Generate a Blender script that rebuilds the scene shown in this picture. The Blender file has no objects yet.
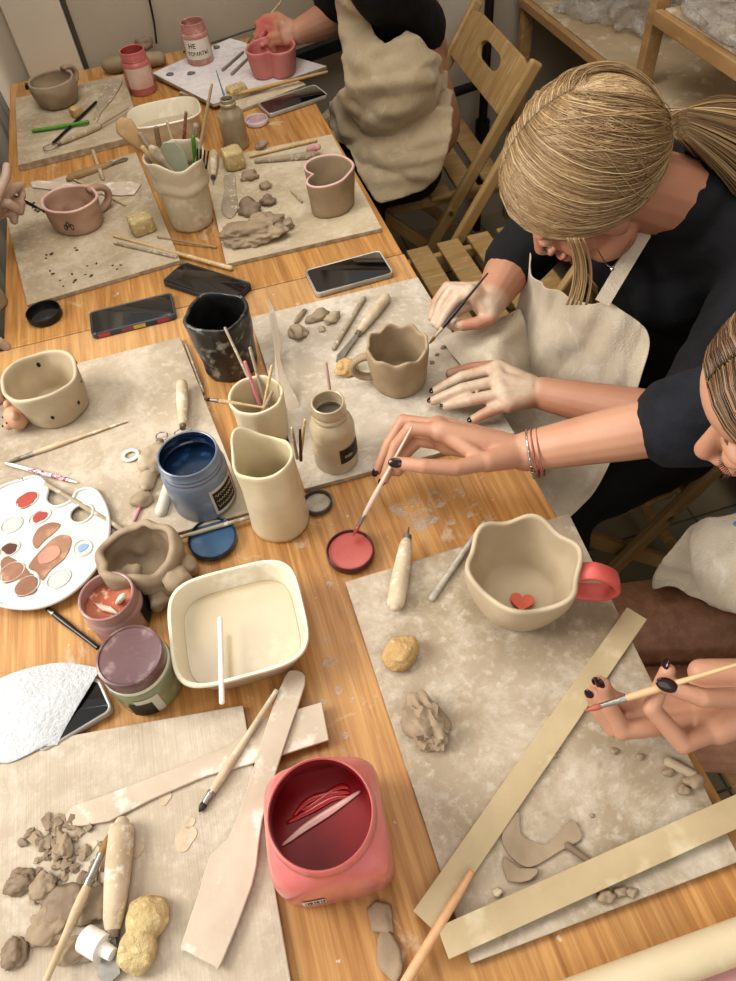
import bpy, bmesh, math, random
from mathutils import Vector, Matrix, noise
from mathutils.geometry import tessellate_polygon
random.seed(11)
SC=bpy.context.scene; COL=SC.collection
PI=math.pi
# ------------------------------------------------------------------ camera
PITCH,ROLL,YAW=[math.radians(a) for a in (52.503,-6.561,-11.686)]
FPX=712.5; CAM=Vector((0,0,1.55)); TZ=0.75
cp,sp=math.cos(PITCH),math.sin(PITCH)
f0=Vector((0,cp,-sp)); r0=Vector((1,0,0)); u0=Vector((0,sp,cp))
cr,sr=math.cos(ROLL),math.sin(ROLL)
r1=cr*r0+sr*u0; u1=-sr*r0+cr*u0
Zm=Matrix.Rotation(YAW,3,'Z')
CR,CU,CF=Zm@r1,Zm@u1,Zm@f0
cam=bpy.data.cameras.new('camera'); cam.sensor_fit='VERTICAL'; cam.sensor_height=24; cam.lens=FPX/981*24
cam.clip_start=0.02
camo=bpy.data.objects.new('camera',cam); COL.objects.link(camo)
camo.matrix_world=Matrix.Translation(CAM)@Matrix((CR,CU,-CF)).transposed().to_4x4()
SC.camera=camo
def at(px,py,h=0.0):
    """world point that a photograph pixel sees on the level h metres above the table top"""
    d=(px-368)/FPX*CR-(py-490.5)/FPX*CU+CF
    t=(TZ+h-CAM.z)/d.z
    return CAM+d*t
def pix(w):
    v=Vector(w)-CAM; z=v.dot(CF)
    return 368+FPX*v.dot(CR)/z, 490.5-FPX*v.dot(CU)/z
def mpp(px,py,h=0.0):
    return (at(px,py,h)-CAM).dot(CF)/FPX
V=Vector
# ------------------------------------------------------------------ materials
def hx(s):
    s=s.lstrip('#'); o=[]
    for i in (0,2,4):
        v=int(s[i:i+2],16)/255; o.append(v/12.92 if v<=.04045 else ((v+.055)/1.055)**2.4)
    return (*o,1)
_mc={}
class NT:
    def __init__(s,m):
        m.use_nodes=True; s.t=m.node_tree; s.n=s.t.nodes; s.b=s.n['Principled BSDF']; s.l=s.t.links
        s.tc=s.n.new('ShaderNodeTexCoord')
    def map(s,scale=(1,1,1),rot=(0,0,0),src='Object'):
        m=s.n.new('ShaderNodeMapping'); m.inputs['Scale'].default_value=scale; m.inputs['Rotation'].default_value=rot
        s.l.new(s.tc.outputs[src],m.inputs[0]); return m.outputs[0]
    def noise(s,vec,scale,det=4,rough=.55,dist=0):
        n=s.n.new('ShaderNodeTexNoise'); n.inputs['Scale'].default_value=scale; n.inputs['Detail'].default_value=det
        n.inputs['Roughness'].default_value=rough; n.inputs['Distortion'].default_value=dist
        s.l.new(vec,n.inputs['Vector']); return n.outputs[0]
    def vor(s,vec,scale):
        n=s.n.new('ShaderNodeTexVoronoi'); n.inputs['Scale'].default_value=scale; s.l.new(vec,n.inputs['Vector']); return n.outputs['Distance']
    def ramp(s,fac,stops):
        r=s.n.new('ShaderNodeValToRGB'); e=r.color_ramp.elements
        while len(e)<len(stops): e.new(.5)
        for i,(p,c) in enumerate(stops):
            e[i].position=p; e[i].color=hx(c) if isinstance(c,str) else (c,c,c,1)
        s.l.new(fac,r.inputs[0]); return r.outputs[0]
    def mix(s,fac,a,b,mode='MIX'):
        m=s.n.new('ShaderNodeMix'); m.data_type='RGBA'; m.blend_type=mode
        for k,v in ((0,fac),(6,a),(7,b)):
            if isinstance(v,(int,float)): m.inputs[k].default_value=v
            elif isinstance(v,str): m.inputs[k].default_value=hx(v)
            elif isinstance(v,tuple): m.inputs[k].default_value=v
            else: s.l.new(v,m.inputs[k])
        return m.outputs[2]
    def col(s,c):
        if isinstance(c,str): s.b.inputs['Base Color'].default_value=hx(c)
        else: s.l.new(c,s.b.inputs['Base Color'])
    def bump(s,h,st=.3,dist=.01):
        b=s.n.new('ShaderNodeBump'); b.inputs['Strength'].default_value=st; b.inputs['Distance'].default_value=dist
        s.l.new(h,b.inputs['Height']); s.l.new(b.outputs[0],s.b.inputs['Normal'])
    def set(s,**k):
        for a,v in k.items(): s.b.inputs[a.replace('_',' ')].default_value=v
def mk(name,fn):
    if name in _mc: return _mc[name]
    m=bpy.data.materials.new(name); fn(NT(m)); _mc[name]=m; return m
def simple(name,c1,c2=None,scale=20,rough=.6,bump=0,bs=None,metal=0,coat=0,stretch=(1,1,1),lo=.35,hi=.65,c3=None,trans=0,alpha=1,sss=0,spec=None,bd=.004):
    def fn(n):
        v=n.map(stretch)
        c=c1
        if c2:
            f=n.ramp(n.noise(v,scale,5,.6),[(lo,0.0),(hi,1.0)])
            c=n.mix(f,c1,c2)
        if c3:
            f=n.ramp(n.noise(v,scale*3.1,4,.6),[(.55,0.0),(.68,1.0)])
            c=n.mix(f,c,c3)
        n.col(c); n.set(Roughness=rough,Metallic=metal)
        if coat: n.b.inputs['Coat Weight'].default_value=coat; n.b.inputs['Coat Roughness'].default_value=.12
        if trans: n.b.inputs['Transmission Weight'].default_value=trans
        if alpha<1: n.b.inputs['Alpha'].default_value=alpha
        if spec is not None: n.b.inputs['Specular IOR Level'].default_value=spec
        if sss:
            n.b.inputs['Subsurface Weight'].default_value=sss; n.b.inputs['Subsurface Radius'].default_value=(.012,.005,.003); n.b.inputs['Subsurface Scale'].default_value=.5
        if bump: n.bump(n.noise(v,bs or scale*2,5,.65),bump,bd)
    return mk(name,fn)
def table_mat(n):
    v=n.map((1,1,1))
    g=n.noise(n.map((34,1.6,8)),3.2,6,.6,.4)
    g2=n.noise(n.map((160,3,8)),2,3,.5)
    c=n.ramp(g,[(.28,'#8f6232'),(.45,'#ad7d47'),(.6,'#c0935b'),(.8,'#cfa670')])
    c=n.mix(n.ramp(g2,[(.35,.0),(.75,.38)]),c,'#8d6133')
    # glued staves along the table, each a slightly different tone
    br=n.n.new('ShaderNodeTexBrick'); br.inputs['Scale'].default_value=1; br.offset=.37
    br.inputs['Brick Width'].default_value=.9; br.inputs['Row Height'].default_value=.075; br.inputs['Mortar Size'].default_value=.0012
    br.inputs['Color1'].default_value=(.35,.35,.35,1); br.inputs['Color2'].default_value=(.7,.7,.7,1); br.inputs['Mortar'].default_value=(.3,.3,.3,1)
    n.l.new(n.map((1,1,1),(0,0,PI/2)),br.inputs['Vector'])
    c=n.mix(.28,c,br.outputs['Color'],'OVERLAY')
    # dusty pale film, stronger away from the near end
    sx=n.n.new('ShaderNodeSeparateXYZ'); n.l.new(n.tc.outputs['Object'],sx.inputs[0])
    mr=n.n.new('ShaderNodeMapRange'); n.l.new(sx.outputs['Y'],mr.inputs[0]); mr.inputs[1].default_value=.35; mr.inputs[2].default_value=1.5; mr.inputs[3].default_value=.02; mr.inputs[4].default_value=.62
    d=n.ramp(n.noise(v,9,6,.7,.6),[(.3,.35),(.65,1.0)])
    f=n.mix(1.0,mr.outputs[0],d,'MULTIPLY')
    c=n.mix(f,c,'#dcc8a9')
    s=n.ramp(n.noise(v,11,6,.72,1.2),[(.61,0.0),(.72,.6)])
    c=n.mix(s,c,'#cdbfab')
    s2=n.ramp(n.noise(v,70,3,.6),[(.7,0.0),(.76,.55)])
    c=n.mix(s2,c,'#e3dccf')
    n.col(c); n.set(Roughness=.48); n.bump(g2,.08,.002)
M_table=mk('table wood',table_mat)
def board_mat(base,dark,lite,seed=0,grain=True,lw=.62):
    def fn(n):
        v=n.map((1,1,1)); 
        m=n.n.new('ShaderNodeMapping'); m.inputs['Location'].default_value=(seed*1.7,seed*.9,0); n.l.new(n.tc.outputs['Object'],m.inputs[0]); v=m.outputs[0]
        big=n.noise(v,4.5,6,.6,.15)
        c=n.mix(n.ramp(big,[(.36,0.0),(.62,1.0)]),dark,base)
        sm=n.noise(v,11,9,.78,.35)
        c=n.mix(n.ramp(sm,[(.47,0.0),(lw,.62)]),c,lite)
        fine=n.noise(v,85,4,.6)
        c=n.mix(n.ramp(fine,[(.55,0.0),(.68,.4)]),c,lite)
        c=n.mix(n.ramp(n.noise(v,48,3,.5,.3),[(.66,0.0),(.73,.5)]),c,dark)
        m2=n.n.new('ShaderNodeMapping'); m2.inputs['Scale'].default_value=(1.5,150,1); n.l.new(n.tc.outputs['Object'],m2.inputs[0])
        gr=n.noise(m2.outputs[0],3,3,.5,.3)
        if grain: c=n.mix(n.ramp(gr,[(.4,.22),(.6,0.0)]),c,dark)
        n.col(c); n.set(Roughness=.85); n.bump(gr if grain else fine,.25,.002)
    return fn
M_board1=mk('ply board pale',board_mat('#bdb09d','#a89a87','#d0c6b7',1))
M_board2=mk('ply board smeared',board_mat('#b3a491','#96876f','#d3cabc',2,False,.66))
M_board3=mk('ply board grey',board_mat('#b3a591','#9c8d79','#cbc0b0',3,False))
M_board4=mk('ply board grey white',board_mat('#bcb09f','#a69987','#d8d0c3',4,False))
M_board5=mk('ply board beige',board_mat('#b7a78f','#a09078','#cdc1ae',5,False))
M_board6=mk('ply board cream',board_mat('#c2b297','#aa9a82','#d6cab4',6,False))
M_white_board=mk('white board paint smeared',board_mat('#d6d0cd','#b9b0b4','#e6e2df',7,False))
M_edge=simple('board edge','#8f7f69','#b5a58d',60,.8)
M_clay=simple('raw grey brown clay','#8f7d68','#a8967f',14,.8,.25,60)
M_clay_lt=simple('pale dry clay','#b3a48c','#9d8d75',16,.85,.25,60,c3='#c9bea9')
M_clay_dk=simple('damp dark clay','#7b6957','#8f7c67',14,.62,.25,50)
M_clay_or=simple('buff clay','#96836a','#a8957a',14,.78,.2,60)
M_cupclay=simple('leather hard clay','#a4937c','#938169',12,.72,.12,50)
M_pinkclay=simple('pinkish brown clay','#a58773','#b3947f',12,.75,.12,50)
M_pinkrim=simple('pale pink slip','#cfa59f','#dab7b0',20,.6)
M_cream=simple('cream slip clay','#cfc3ab','#bfb299',9,.55,.06,40,c3='#dcd2bd')
M_cream2=simple('cream glazed clay','#d9cdb3','#c6b795',7,.42,.05,40)
M_paleclay=simple('pale beige clay','#bfb096','#b0a087',10,.7,.1,50)
M_blackglaze=simple('black marbled slip','#1c1b1b','#5d5955',16,.38,.15,40,c3='#8a847d',lo=.45,hi=.75,coat=.2)
M_black_in=simple('black slip inside','#121212','#2c2a29',20,.35)
M_wood=simple('pale stick wood','#cdb58c','#b99f74',8,.6,.1,30,stretch=(6,6,6),c3='#ddcbaa')
M_lath=simple('pale pine lath','#bfad8b','#ab9877',6,.6,.1,60,c3='#cbbd9f')
M_dustwood=simple('dusty tool wood','#b59d7a','#cbbda2',25,.75,.12,60,c3='#ddd4c3')
M_toolwhite=simple('clay caked handle','#cdbfa6','#b5a287',22,.8,.2,60,c3='#e0d8c8')
M_greytool=simple('grey weathered tool wood','#a89b88','#94866f',22,.8,.12,60,c3='#cdc4b4')
M_knife=simple('dusty wooden knife','#b5a491','#c9bcaa',9,.75,.1,60,c3='#dfd8cc')
M_metal=simple('dull steel','#8a8680','#b5b1aa',30,.35,metal=.9)
M_rust=simple('stained steel','#6d6255','#948b7e',30,.5,metal=.6)
M_bristle=simple('tan bristle','#a8824a','#6f5230',60,.7)
M_bristle_dk=simple('dark bristle','#3b2f27','#241c18',60,.6)
M_black=simple('black plastic','#111112','#1d1d1e',20,.35)
M_brushblack=simple('black brush lacquer','#17161a','#2b2a2c',20,.3)
M_green=simple('green lacquer','#5f9a3e','#4c8230',20,.4)
M_teal=simple('grey teal lacquer','#5c7d84','#76949a',20,.4)
M_pinkstick=simple('pink lacquer','#c77a83','#d9979c',20,.45)
M_purpl=simple('maroon patterned barrel','#8e4b5e','#e2c9cc',190,.4,lo=.48,hi=.52)
M_sponge=simple('yellow sponge','#cbb88c','#b39d72',30,.95,.9,90,c3='#e4cf9a',bd=.006)
M_sponge2=simple('tan sponge','#c7a878','#b59463',30,.95,.9,90,c3='#d6bd92',bd=.006)
M_red=simple('red underglaze paint','#a1463f','#b25c54',12,.25,.1,10,coat=.4)
M_reddk=simple('deep red paint','#760a12','#92111a',9,.25,.1,8,coat=.2)
M_redbright=simple('bright red gloss streak','#b8161f','#9c1019',30,.15,coat=.8)
M_pinkjar=simple('pink smeared plastic','#c96a6b','#d98b88',6,.28,.0,coat=.6,c3='#cf7775',sss=.1)
M_pinkrimp=simple('pink plastic rim','#d88b8c','#e2a5a4',9,.25,coat=.6)
M_tomato=simple('tomato pink paint pot','#b26260','#c27b77',8,.35,coat=.3)
M_tomato2=simple('dusty rose paint pot','#a8756d','#bd8f84',14,.4,coat=.25,c3='#cfa89d')
M_redmug=simple('coral pink clay','#bd7370','#cb8983',10,.55,.12,40)
M_redhandle=simple('coral red slip handle','#c2504c','#cf6a62',12,.5,.1,40)
M_blue=simple('blue grey paint pot','#5f6b7a','#7a8593',7,.35,coat=.3,c3='#949ba3')
M_bluein=simple('navy paint','#12233c','#1b3350',15,.2,coat=.5,c3='#2f4c6e')
M_bluelid=simple('blue paint in lid','#3b5775','#4f6b88',10,.2,coat=.5)
M_greenjar=simple('green smeared jar','#6f7a5c','#8a9072',9,.3,coat=.4,c3='#a3a78d')
M_maroonlid=simple('dusty maroon lid','#5a3c3e','#6f5152',12,.35,coat=.3,c3='#8f7877')
M_mauvejar=simple('mauve paint pot','#a07a78','#b39290',9,.35,coat=.3,c3='#c4aaa5')
M_whitelabel=simple('paper label','#d8d0c4','#c9bfb0',14,.7)
M_stainlabel=simple('stained paper label','#cfb9a9','#c08a80',8,.7,lo=.45,hi=.7)
M_blacklabel=simple('black label','#131312','#262420',40,.5)
M_ink=simple('black ink','#1c1718',None,10,.6)
M_goldink=simple('pale gold ink','#a89c7c',None,10,.6)
M_plasticcream=simple('aged white plastic tub','#dcd2bb','#c4b088',6,.35,.0,coat=.3,c3='#efe9da',lo=.5,hi=.8)
M_slip=simple('cream slip liquid','#b8a88b','#b09f81',4,.22,coat=.3,c3='#bfb093')
M_palette=simple('white palette plastic','#cfcfca','#c6c7c3',10,.25,coat=.4)
M_pbrown=simple('brown paint puddle','#8a6450','#a27d66',14,.2,coat=.6,c3='#b98f77')
M_pdark=simple('dark brown paint','#5b3a2f','#734c3d',14,.2,coat=.6)
M_ppink=simple('peach paint','#b97f6c','#c4917d',14,.2,coat=.6)
M_pblue=simple('pale blue paint','#7d9bbd','#8fa9c6',14,.3,coat=.4)
M_glassblack=simple('phone glass','#0b0d11','#14171c',5,.08,coat=1)
M_phonecase=simple('dark phone case','#24262b','#33363c',12,.4)
M_clearcase=simple('clear phone case','#b9b3a8','#9a958c',12,.25,coat=.5)
M_paper=simple('white paper towel','#dcdee0','#cfd2d5',30,.9,1.0,190,bd=.006)
M_whiteplastic=simple('white plastic','#ebe9e4','#dcd8d0',10,.3,coat=.3)
M_nail=simple('dark burgundy nail varnish','#24070d','#2e0b12',10,.2,coat=.25)
M_chair=simple('clear lacquered beech','#bb9d6f','#a98a5b',5,.5,.05,60,stretch=(1,7,1),c3='#c9ae82')
M_shelf=simple('pine shelf wood','#b08d63','#997850',4,.6,.08,60,stretch=(5,1,5),c3='#b8976a')
M_shelftop=simple('dusty shelf board','#a08c70','#b3a287',6,.8,.1,60,c3='#cabeaa')
M_bolt=simple('brass bolt','#b9a27a','#8d7a58',20,.3,metal=.8)
M_wall=simple('warm grey wall paint','#b0a493','#a69a89',3,.9,.1,120)
M_panel=simple('pale grey panel','#c8bdac','#bdb2a1',2,.7)
M_pipe=simple('black pipe','#151413','#252321',20,.45)
M_blackcloth=simple('black jersey','#0b0b0d','#15151a',30,.9,.25,200)
M_navycloth=simple('black navy shirt','#0e1016','#1a1e28',30,.85,.3,200)
def apron_mat(a,b,d):
    def fn(n):
        v=n.map((1,1,1)); c=n.mix(n.ramp(n.noise(v,5,6,.7,.6),[(.4,0.0),(.7,1.0)]),a,b)
        c=n.mix(n.ramp(n.noise(v,17,6,.7,1),[(.56,0.0),(.72,.7)]),c,d)
        n.col(c); n.set(Roughness=.95)
        w=n.noise(n.map((500,500,500)),1,2,.5); w2=n.noise(n.map((1,1,.35)),16,3,.5,.8)
        n.bump(n.mix(.85,w,w2),.55,.02)
        n.b.inputs['Sheen Weight'].default_value=.2
    return fn
M_apron=mk('clay dusted canvas apron',apron_mat('#bcab8f','#a8977c','#cdc2af'))
M_apronw=mk('white canvas apron',apron_mat('#cfc4b2','#b9ab95','#ddd8d0'))
def skin_mat(base,flush,dust_shade=None):
    def fn(n):
        v=n.map((1,1,1)); c=n.mix(n.ramp(n.noise(v,16,4,.6),[(.4,0.0),(.7,.6)]),base,flush)
        if dust_shade:
            at_=n.n.new('ShaderNodeAttribute'); at_.attribute_name='dust_shade'
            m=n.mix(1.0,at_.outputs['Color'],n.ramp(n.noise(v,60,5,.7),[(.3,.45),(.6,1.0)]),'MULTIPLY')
            c=n.mix(m,c,dust_shade)
        n.col(c); n.set(Roughness=.5)
        n.b.inputs['Subsurface Weight'].default_value=.18; n.b.inputs['Subsurface Radius'].default_value=(.012,.005,.003); n.b.inputs['Subsurface Scale'].default_value=.5
        n.bump(n.noise(v,220,3,.6),.12,.001)
    return fn
M_skinA=mk('skin warm tan',skin_mat('#b98f75','#b57a66','#b8605c'))
M_skinB=mk('skin light',skin_mat('#b1846b','#a6705b','#c0af9a'))
M_skinC=mk('skin fair',skin_mat('#bd9178','#b2816a','#8c664c'))  # last colour is the brown shade painted on the thighs
M_skinCleg=mk('skin tanned leg',skin_mat('#b08467','#a3765b'))
M_skinD=mk('skin clay dusted',skin_mat('#b38b7a','#a87765','#b9a392'))
def hair_mat(n):
    a=n.n.new('ShaderNodeAttribute'); a.attribute_name='tone'
    n.col(a.outputs['Color']); n.set(Roughness=.42); n.b.inputs['Specular IOR Level'].default_value=.6
M_hair=mk('hair strands',hair_mat)
M_lip=simple('lips','#b8695f','#c0756a',20,.4,coat=.2)
M_silver=simple('silver','#c9c9c9',None,10,.2,metal=1)
M_cord=simple('reddish cord','#8a4a40','#a86458',80,.7)
def film(n):
    v=n.map((1,1,1)); n.col('#dcd8d2'); n.set(Roughness=.18)
    n.l.new(n.ramp(n.noise(v,9,5,.7,1.5),[(.35,.10),(.7,.55)]),n.b.inputs['Alpha']); n.bump(n.noise(v,14,5,.7,1.5),.9,.03)
M_film=mk('clear plastic film',film)
def floor_mat(n):
    br=n.n.new('ShaderNodeTexBrick'); br.inputs['Scale'].default_value=1; br.offset=0
    br.inputs['Brick Width'].default_value=.3; br.inputs['Row Height'].default_value=.3; br.inputs['Mortar Size'].default_value=.003
    br.inputs['Color1'].default_value=hx('#85836f'); br.inputs['Color2'].default_value=hx('#a08d70'); br.inputs['Mortar'].default_value=hx('#4f4638')
    n.l.new(n.map((1,1,1),(0,0,.0)),br.inputs['Vector'])
    c=n.mix(n.ramp(n.noise(n.map(),7,5,.7),[(.4,0.0),(.7,.5)]),br.outputs['Color'],'#97907f'); n.col(c); n.set(Roughness=.5)
M_floor=mk('tiled floor',floor_mat)
def curt(n):
    n.col(n.mix(n.ramp(n.noise(n.map((14,14,1)),2,4,.5),[(.3,0.0),(.7,1.0)]),'#a59d90','#bbb2a4')); n.set(Roughness=.9)
M_curtain=mk('grey curtain cloth',curt)
# ------------------------------------------------------------------ mesh helpers
def new(): return bmesh.new()
def setp(o,label=None,cat=None,group=None,kind=None):
    if label: o['label']=label
    if cat: o['category']=cat
    if group: o['group']=group
    if kind: o['kind']=kind
    return o
def thing(name,label,cat,loc,group=None):
    o=bpy.data.objects.new(name,None); o.empty_display_size=.03; o.location=loc; COL.objects.link(o)
    return setp(o,label,cat,group)
def worldloc(p):
    l=V((0,0,0))
    while p is not None: l=l+p.location; p=p.parent
    return l
def mesh_obj(name,me,parent=None,loc=None):
    o=bpy.data.objects.new(name,me); COL.objects.link(o)
    if parent is not None:
        base=worldloc(parent); me.transform(Matrix.Translation(-base)); o.parent=parent
    else:
        if loc is None:
            xs=[v.co for v in me.vertices]
            loc=V(((min(c.x for c in xs)+max(c.x for c in xs))/2,(min(c.y for c in xs)+max(c.y for c in xs))/2,min(c.z for c in xs)))
        me.transform(Matrix.Translation(-V(loc))); o.location=loc
    return o
def build(name,bm,mat,parent=None,loc=None,smooth=True,bevel=0,sub=0,flip=True,ang=40):
    if flip: bmesh.ops.recalc_face_normals(bm,faces=bm.faces)
    me=bpy.data.meshes.new(name); bm.to_mesh(me); bm.free()
    for m in (mat if isinstance(mat,(list,tuple)) else [mat]): me.materials.append(m)
    o=mesh_obj(name,me,parent,loc)
    if smooth:
        me.shade_smooth()
        if ang<180:
            try: me.set_sharp_from_angle(angle=math.radians(ang))
            except Exception: pass
    if bevel:
        b=o.modifiers.new('bevel','BEVEL'); b.width=bevel; b.segments=2; b.limit_method='ANGLE'; b.angle_limit=math.radians(40)
    if sub:
        s=o.modifiers.new('sub','SUBSURF'); s.levels=s.render_levels=sub
    return o
def single(name,bm,mat,label,cat,group=None,**k):
    return setp(build(name,bm,mat,None,**k),label,cat,group)
def loft(bm,rings,cap0=True,cap1=True,mi=0,closed=True):
    R=[[bm.verts.new(p) for p in r] for r in rings]; n=len(R[0]); fs=[]
    for a,b in zip(R,R[1:]):
        for i in range(n if closed else n-1):
            j=(i+1)%n; f=bm.faces.new((a[i],a[j],b[j],b[i])); f.material_index=mi; fs.append(f)
    if cap0: f=bm.faces.new(R[0][::-1]); f.material_index=mi; fs.append(f)
    if cap1: f=bm.faces.new(R[-1]); f.material_index=mi; fs.append(f)
    return fs
def lathe(bm,c,prof,seg=40,mi=0,cap0=True,cap1=False):
    c=V(c); return loft(bm,[[c+V((r*math.cos(2*PI*i/seg),r*math.sin(2*PI*i/seg),z)) for i in range(seg)] for r,z in prof],cap0,cap1,mi)
def frame(d):
    d=V(d).normalized(); a=V((0,0,1)) if abs(d.z)<.9 else V((1,0,0))
    s=d.cross(a).normalized(); t=s.cross(d).normalized(); return s,t
def tube(bm,pts,rad,seg=12,flat=1.0,mi=0,up=None,round_ends=False):
    """tube through points; rad a number or list; flat squashes it along the frame's second axis"""
    pts=[V(p) for p in pts]; n=len(pts)
    if isinstance(rad,(int,float)): rad=[rad]*n
    rings=[]; s=None
    for i,p in enumerate(pts):
        d=(pts[min(i+1,n-1)]-pts[max(i-1,0)]).normalized()
        if s is None:
            if up is not None: s=d.cross(V(up)).normalized()
            else: s,_=frame(d)
        else: s=(s-d*s.dot(d)).normalized()
        t=s.cross(d).normalized()
        def ring(off,r): return [p+d*off+s*math.cos(2*PI*k/seg)*r+t*math.sin(2*PI*k/seg)*r*flat for k in range(seg)]
        if round_ends and i==0:
            for a in (80,50,25): rings.append(ring(-rad[0]*math.sin(math.radians(a))*.9,rad[0]*math.cos(math.radians(a))))
        rings.append(ring(0,rad[i]))
        if round_ends and i==n-1:
            for a in (25,50,80): rings.append(ring(rad[i]*math.sin(math.radians(a))*.9,rad[i]*math.cos(math.radians(a))))
    return loft(bm,rings,True,True,mi)
def spl(P,k=6):
    P=[V(p) for p in P]; out=[]
    for i in range(len(P)-1):
        p0=P[max(i-1,0)];p1=P[i];p2=P[i+1];p3=P[min(i+2,len(P)-1)]
        for j in range(k):
            t=j/k; out.append(.5*((2*p1)+(p2-p0)*t+(2*p0-5*p1+4*p2-p3)*t*t+(3*p1-p0-3*p2+p3)*t**3))
    out.append(P[-1]); return out
def closed_spl(P,k=6):
    n=len(P); out=[]; P=[V(p) for p in P]
    for i in range(n):
        p0,p1,p2,p3=P[i-1],P[i],P[(i+1)%n],P[(i+2)%n]
        for j in range(k):
            t=j/k; out.append(.5*((2*p1)+(p2-p0)*t+(2*p0-5*p1+4*p2-p3)*t*t+(3*p1-p0-3*p2+p3)*t**3))
    return out
def box(bm,c,size,rot=None,mi=0):
    M=Matrix.Translation(V(c))@(rot.to_4x4() if rot is not None else Matrix.Identity(4))
    vs=[bm.verts.new(M@V((x*size[0]/2,y*size[1]/2,z*size[2]/2))) for x in (-1,1) for y in (-1,1) for z in (-1,1)]
    for q in ((0,1,3,2),(4,6,7,5),(0,4,5,1),(2,3,7,6),(0,2,6,4),(1,5,7,3)):
        f=bm.faces.new([vs[i] for i in q]); f.material_index=mi
def beam(bm,a,b,w,t,up=(0,1,0)):
    """bar with a rectangular section: w across (perpendicular to up), t along up"""
    a=V(a);b=V(b);d=(b-a).normalized();u=V(up);u=(u-d*u.dot(d)).normalized();s=d.cross(u)
    loft(bm,[[p+s*x*w/2+u*y*t/2 for x,y in ((-1,-1),(1,-1),(1,1),(-1,1))] for p in (a,b)])
def plate(bm,pts,z0,z1,holes=(),mi=0,mat=None):
    """flat plate from a 2-D outline (and holes), between two levels"""
    loops=[[V((p[0],p[1],0)) for p in pts]]+[[V((p[0],p[1],0)) for p in h] for h in holes]
    tri=tessellate_polygon(loops); flat=[p for l in loops for p in l]
    T=mat or Matrix.Identity(4)
    lo=[bm.verts.new(T@V((p.x,p.y,z0))) for p in flat]; hi=[bm.verts.new(T@V((p.x,p.y,z1))) for p in flat]
    for a,b,c in tri:
        try:
            f=bm.faces.new((lo[a],lo[c],lo[b])); f.material_index=mi
            f=bm.faces.new((hi[a],hi[b],hi[c])); f.material_index=mi
        except ValueError: pass
    o=0
    for l in loops:
        n=len(l)
        for i in range(n):
            j=(i+1)%n; f=bm.faces.new((lo[o+i],lo[o+j],hi[o+j],hi[o+i])); f.material_index=mi
        o+=n
def ell(bm,c,r,rot=None,mi=0,sub=3):
    M=Matrix.Translation(V(c))@(rot.to_4x4() if rot is not None else Matrix.Identity(4))@Matrix.Diagonal((r[0],r[1],r[2],1))
    g=bmesh.ops.create_icosphere(bm,subdivisions=sub,radius=1,matrix=M)
    for v in g['verts']:
        for f in v.link_faces: f.material_index=mi
    return g['verts']
def cap(bm,a,b,ra,rb,seg=16):
    tube(bm,[a,b],[ra,rb],seg,round_ends=True)
def nz(p,s,seed=0): return noise.noise(V(p)*s+V((seed*3.1,seed*7.7,seed*1.3)))
def lump(bm,c,r,seed=0,amp=.35,fr=1.0,rot=None,sub=3,mi=0,floor=True):
    g=bmesh.ops.create_icosphere(bm,subdivisions=sub,radius=1); R=(rot.to_4x4() if rot is not None else Matrix.Identity(4))
    for v in g['verts']:
        p=v.co.copy(); k=1+amp*(nz(p,1.1*fr,seed)*1.2+nz(p,2.6*fr,seed+5)*.6+nz(p,5*fr,seed+9)*.25)
        q=R@V((p.x*r[0]*k,p.y*r[1]*k,p.z*r[2]*k))
        if floor and q.z<-r[2]*.55: q.z=-r[2]*.55
        v.co=q+V(c)+V((0,0,r[2]*.55 if floor else 0))
    for v in g['verts']:
        for f in v.link_faces: f.material_index=mi
def mesh_from(bm,mods,name='m'):
    me=bpy.data.meshes.new(name); bm.to_mesh(me); bm.free()
    o=bpy.data.objects.new(name,me); COL.objects.link(o)
    for t,k in mods:
        m=o.modifiers.new(t,t)
        for a,v in k.items(): setattr(m,a,v)
    dg=bpy.context.evaluated_depsgraph_get(); dg.update()
    out=bpy.data.meshes.new_from_object(o.evaluated_get(dg)); bpy.data.objects.remove(o); bpy.data.meshes.remove(me)
    return out
def fuse(bm,vox,sm=6,fac=.5):
    bmesh.ops.recalc_face_normals(bm,faces=bm.faces)
    return mesh_from(bm,[('REMESH',dict(mode='VOXEL',voxel_size=vox,use_smooth_shade=True)),('SMOOTH',dict(factor=fac,iterations=sm))])
def fused_obj(name,me,mat,parent=None,loc=None,disp=None):
    me.materials.clear(); me.materials.append(mat)
    if disp:
        ns=[v.normal.copy() for v in me.vertices]
        for v,nn in zip(me.vertices,ns): v.co=v.co+nn*disp(v.co)
    me.shade_smooth()
    return mesh_obj(name,me,parent,loc)
def inside(poly,x,y):
    c=False; n=len(poly)
    for i in range(n):
        x1,y1=poly[i];x2,y2=poly[i-1]
        if (y1>y)!=(y2>y) and x<(x2-x1)*(y-y1)/(y2-y1)+x1: c=not c
    return c
def copy_tree(o,parent=None):
    c=o.copy(); COL.objects.link(c); c.parent=parent
    for ch in list(o.children): copy_tree(ch,c)
    return c
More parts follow.
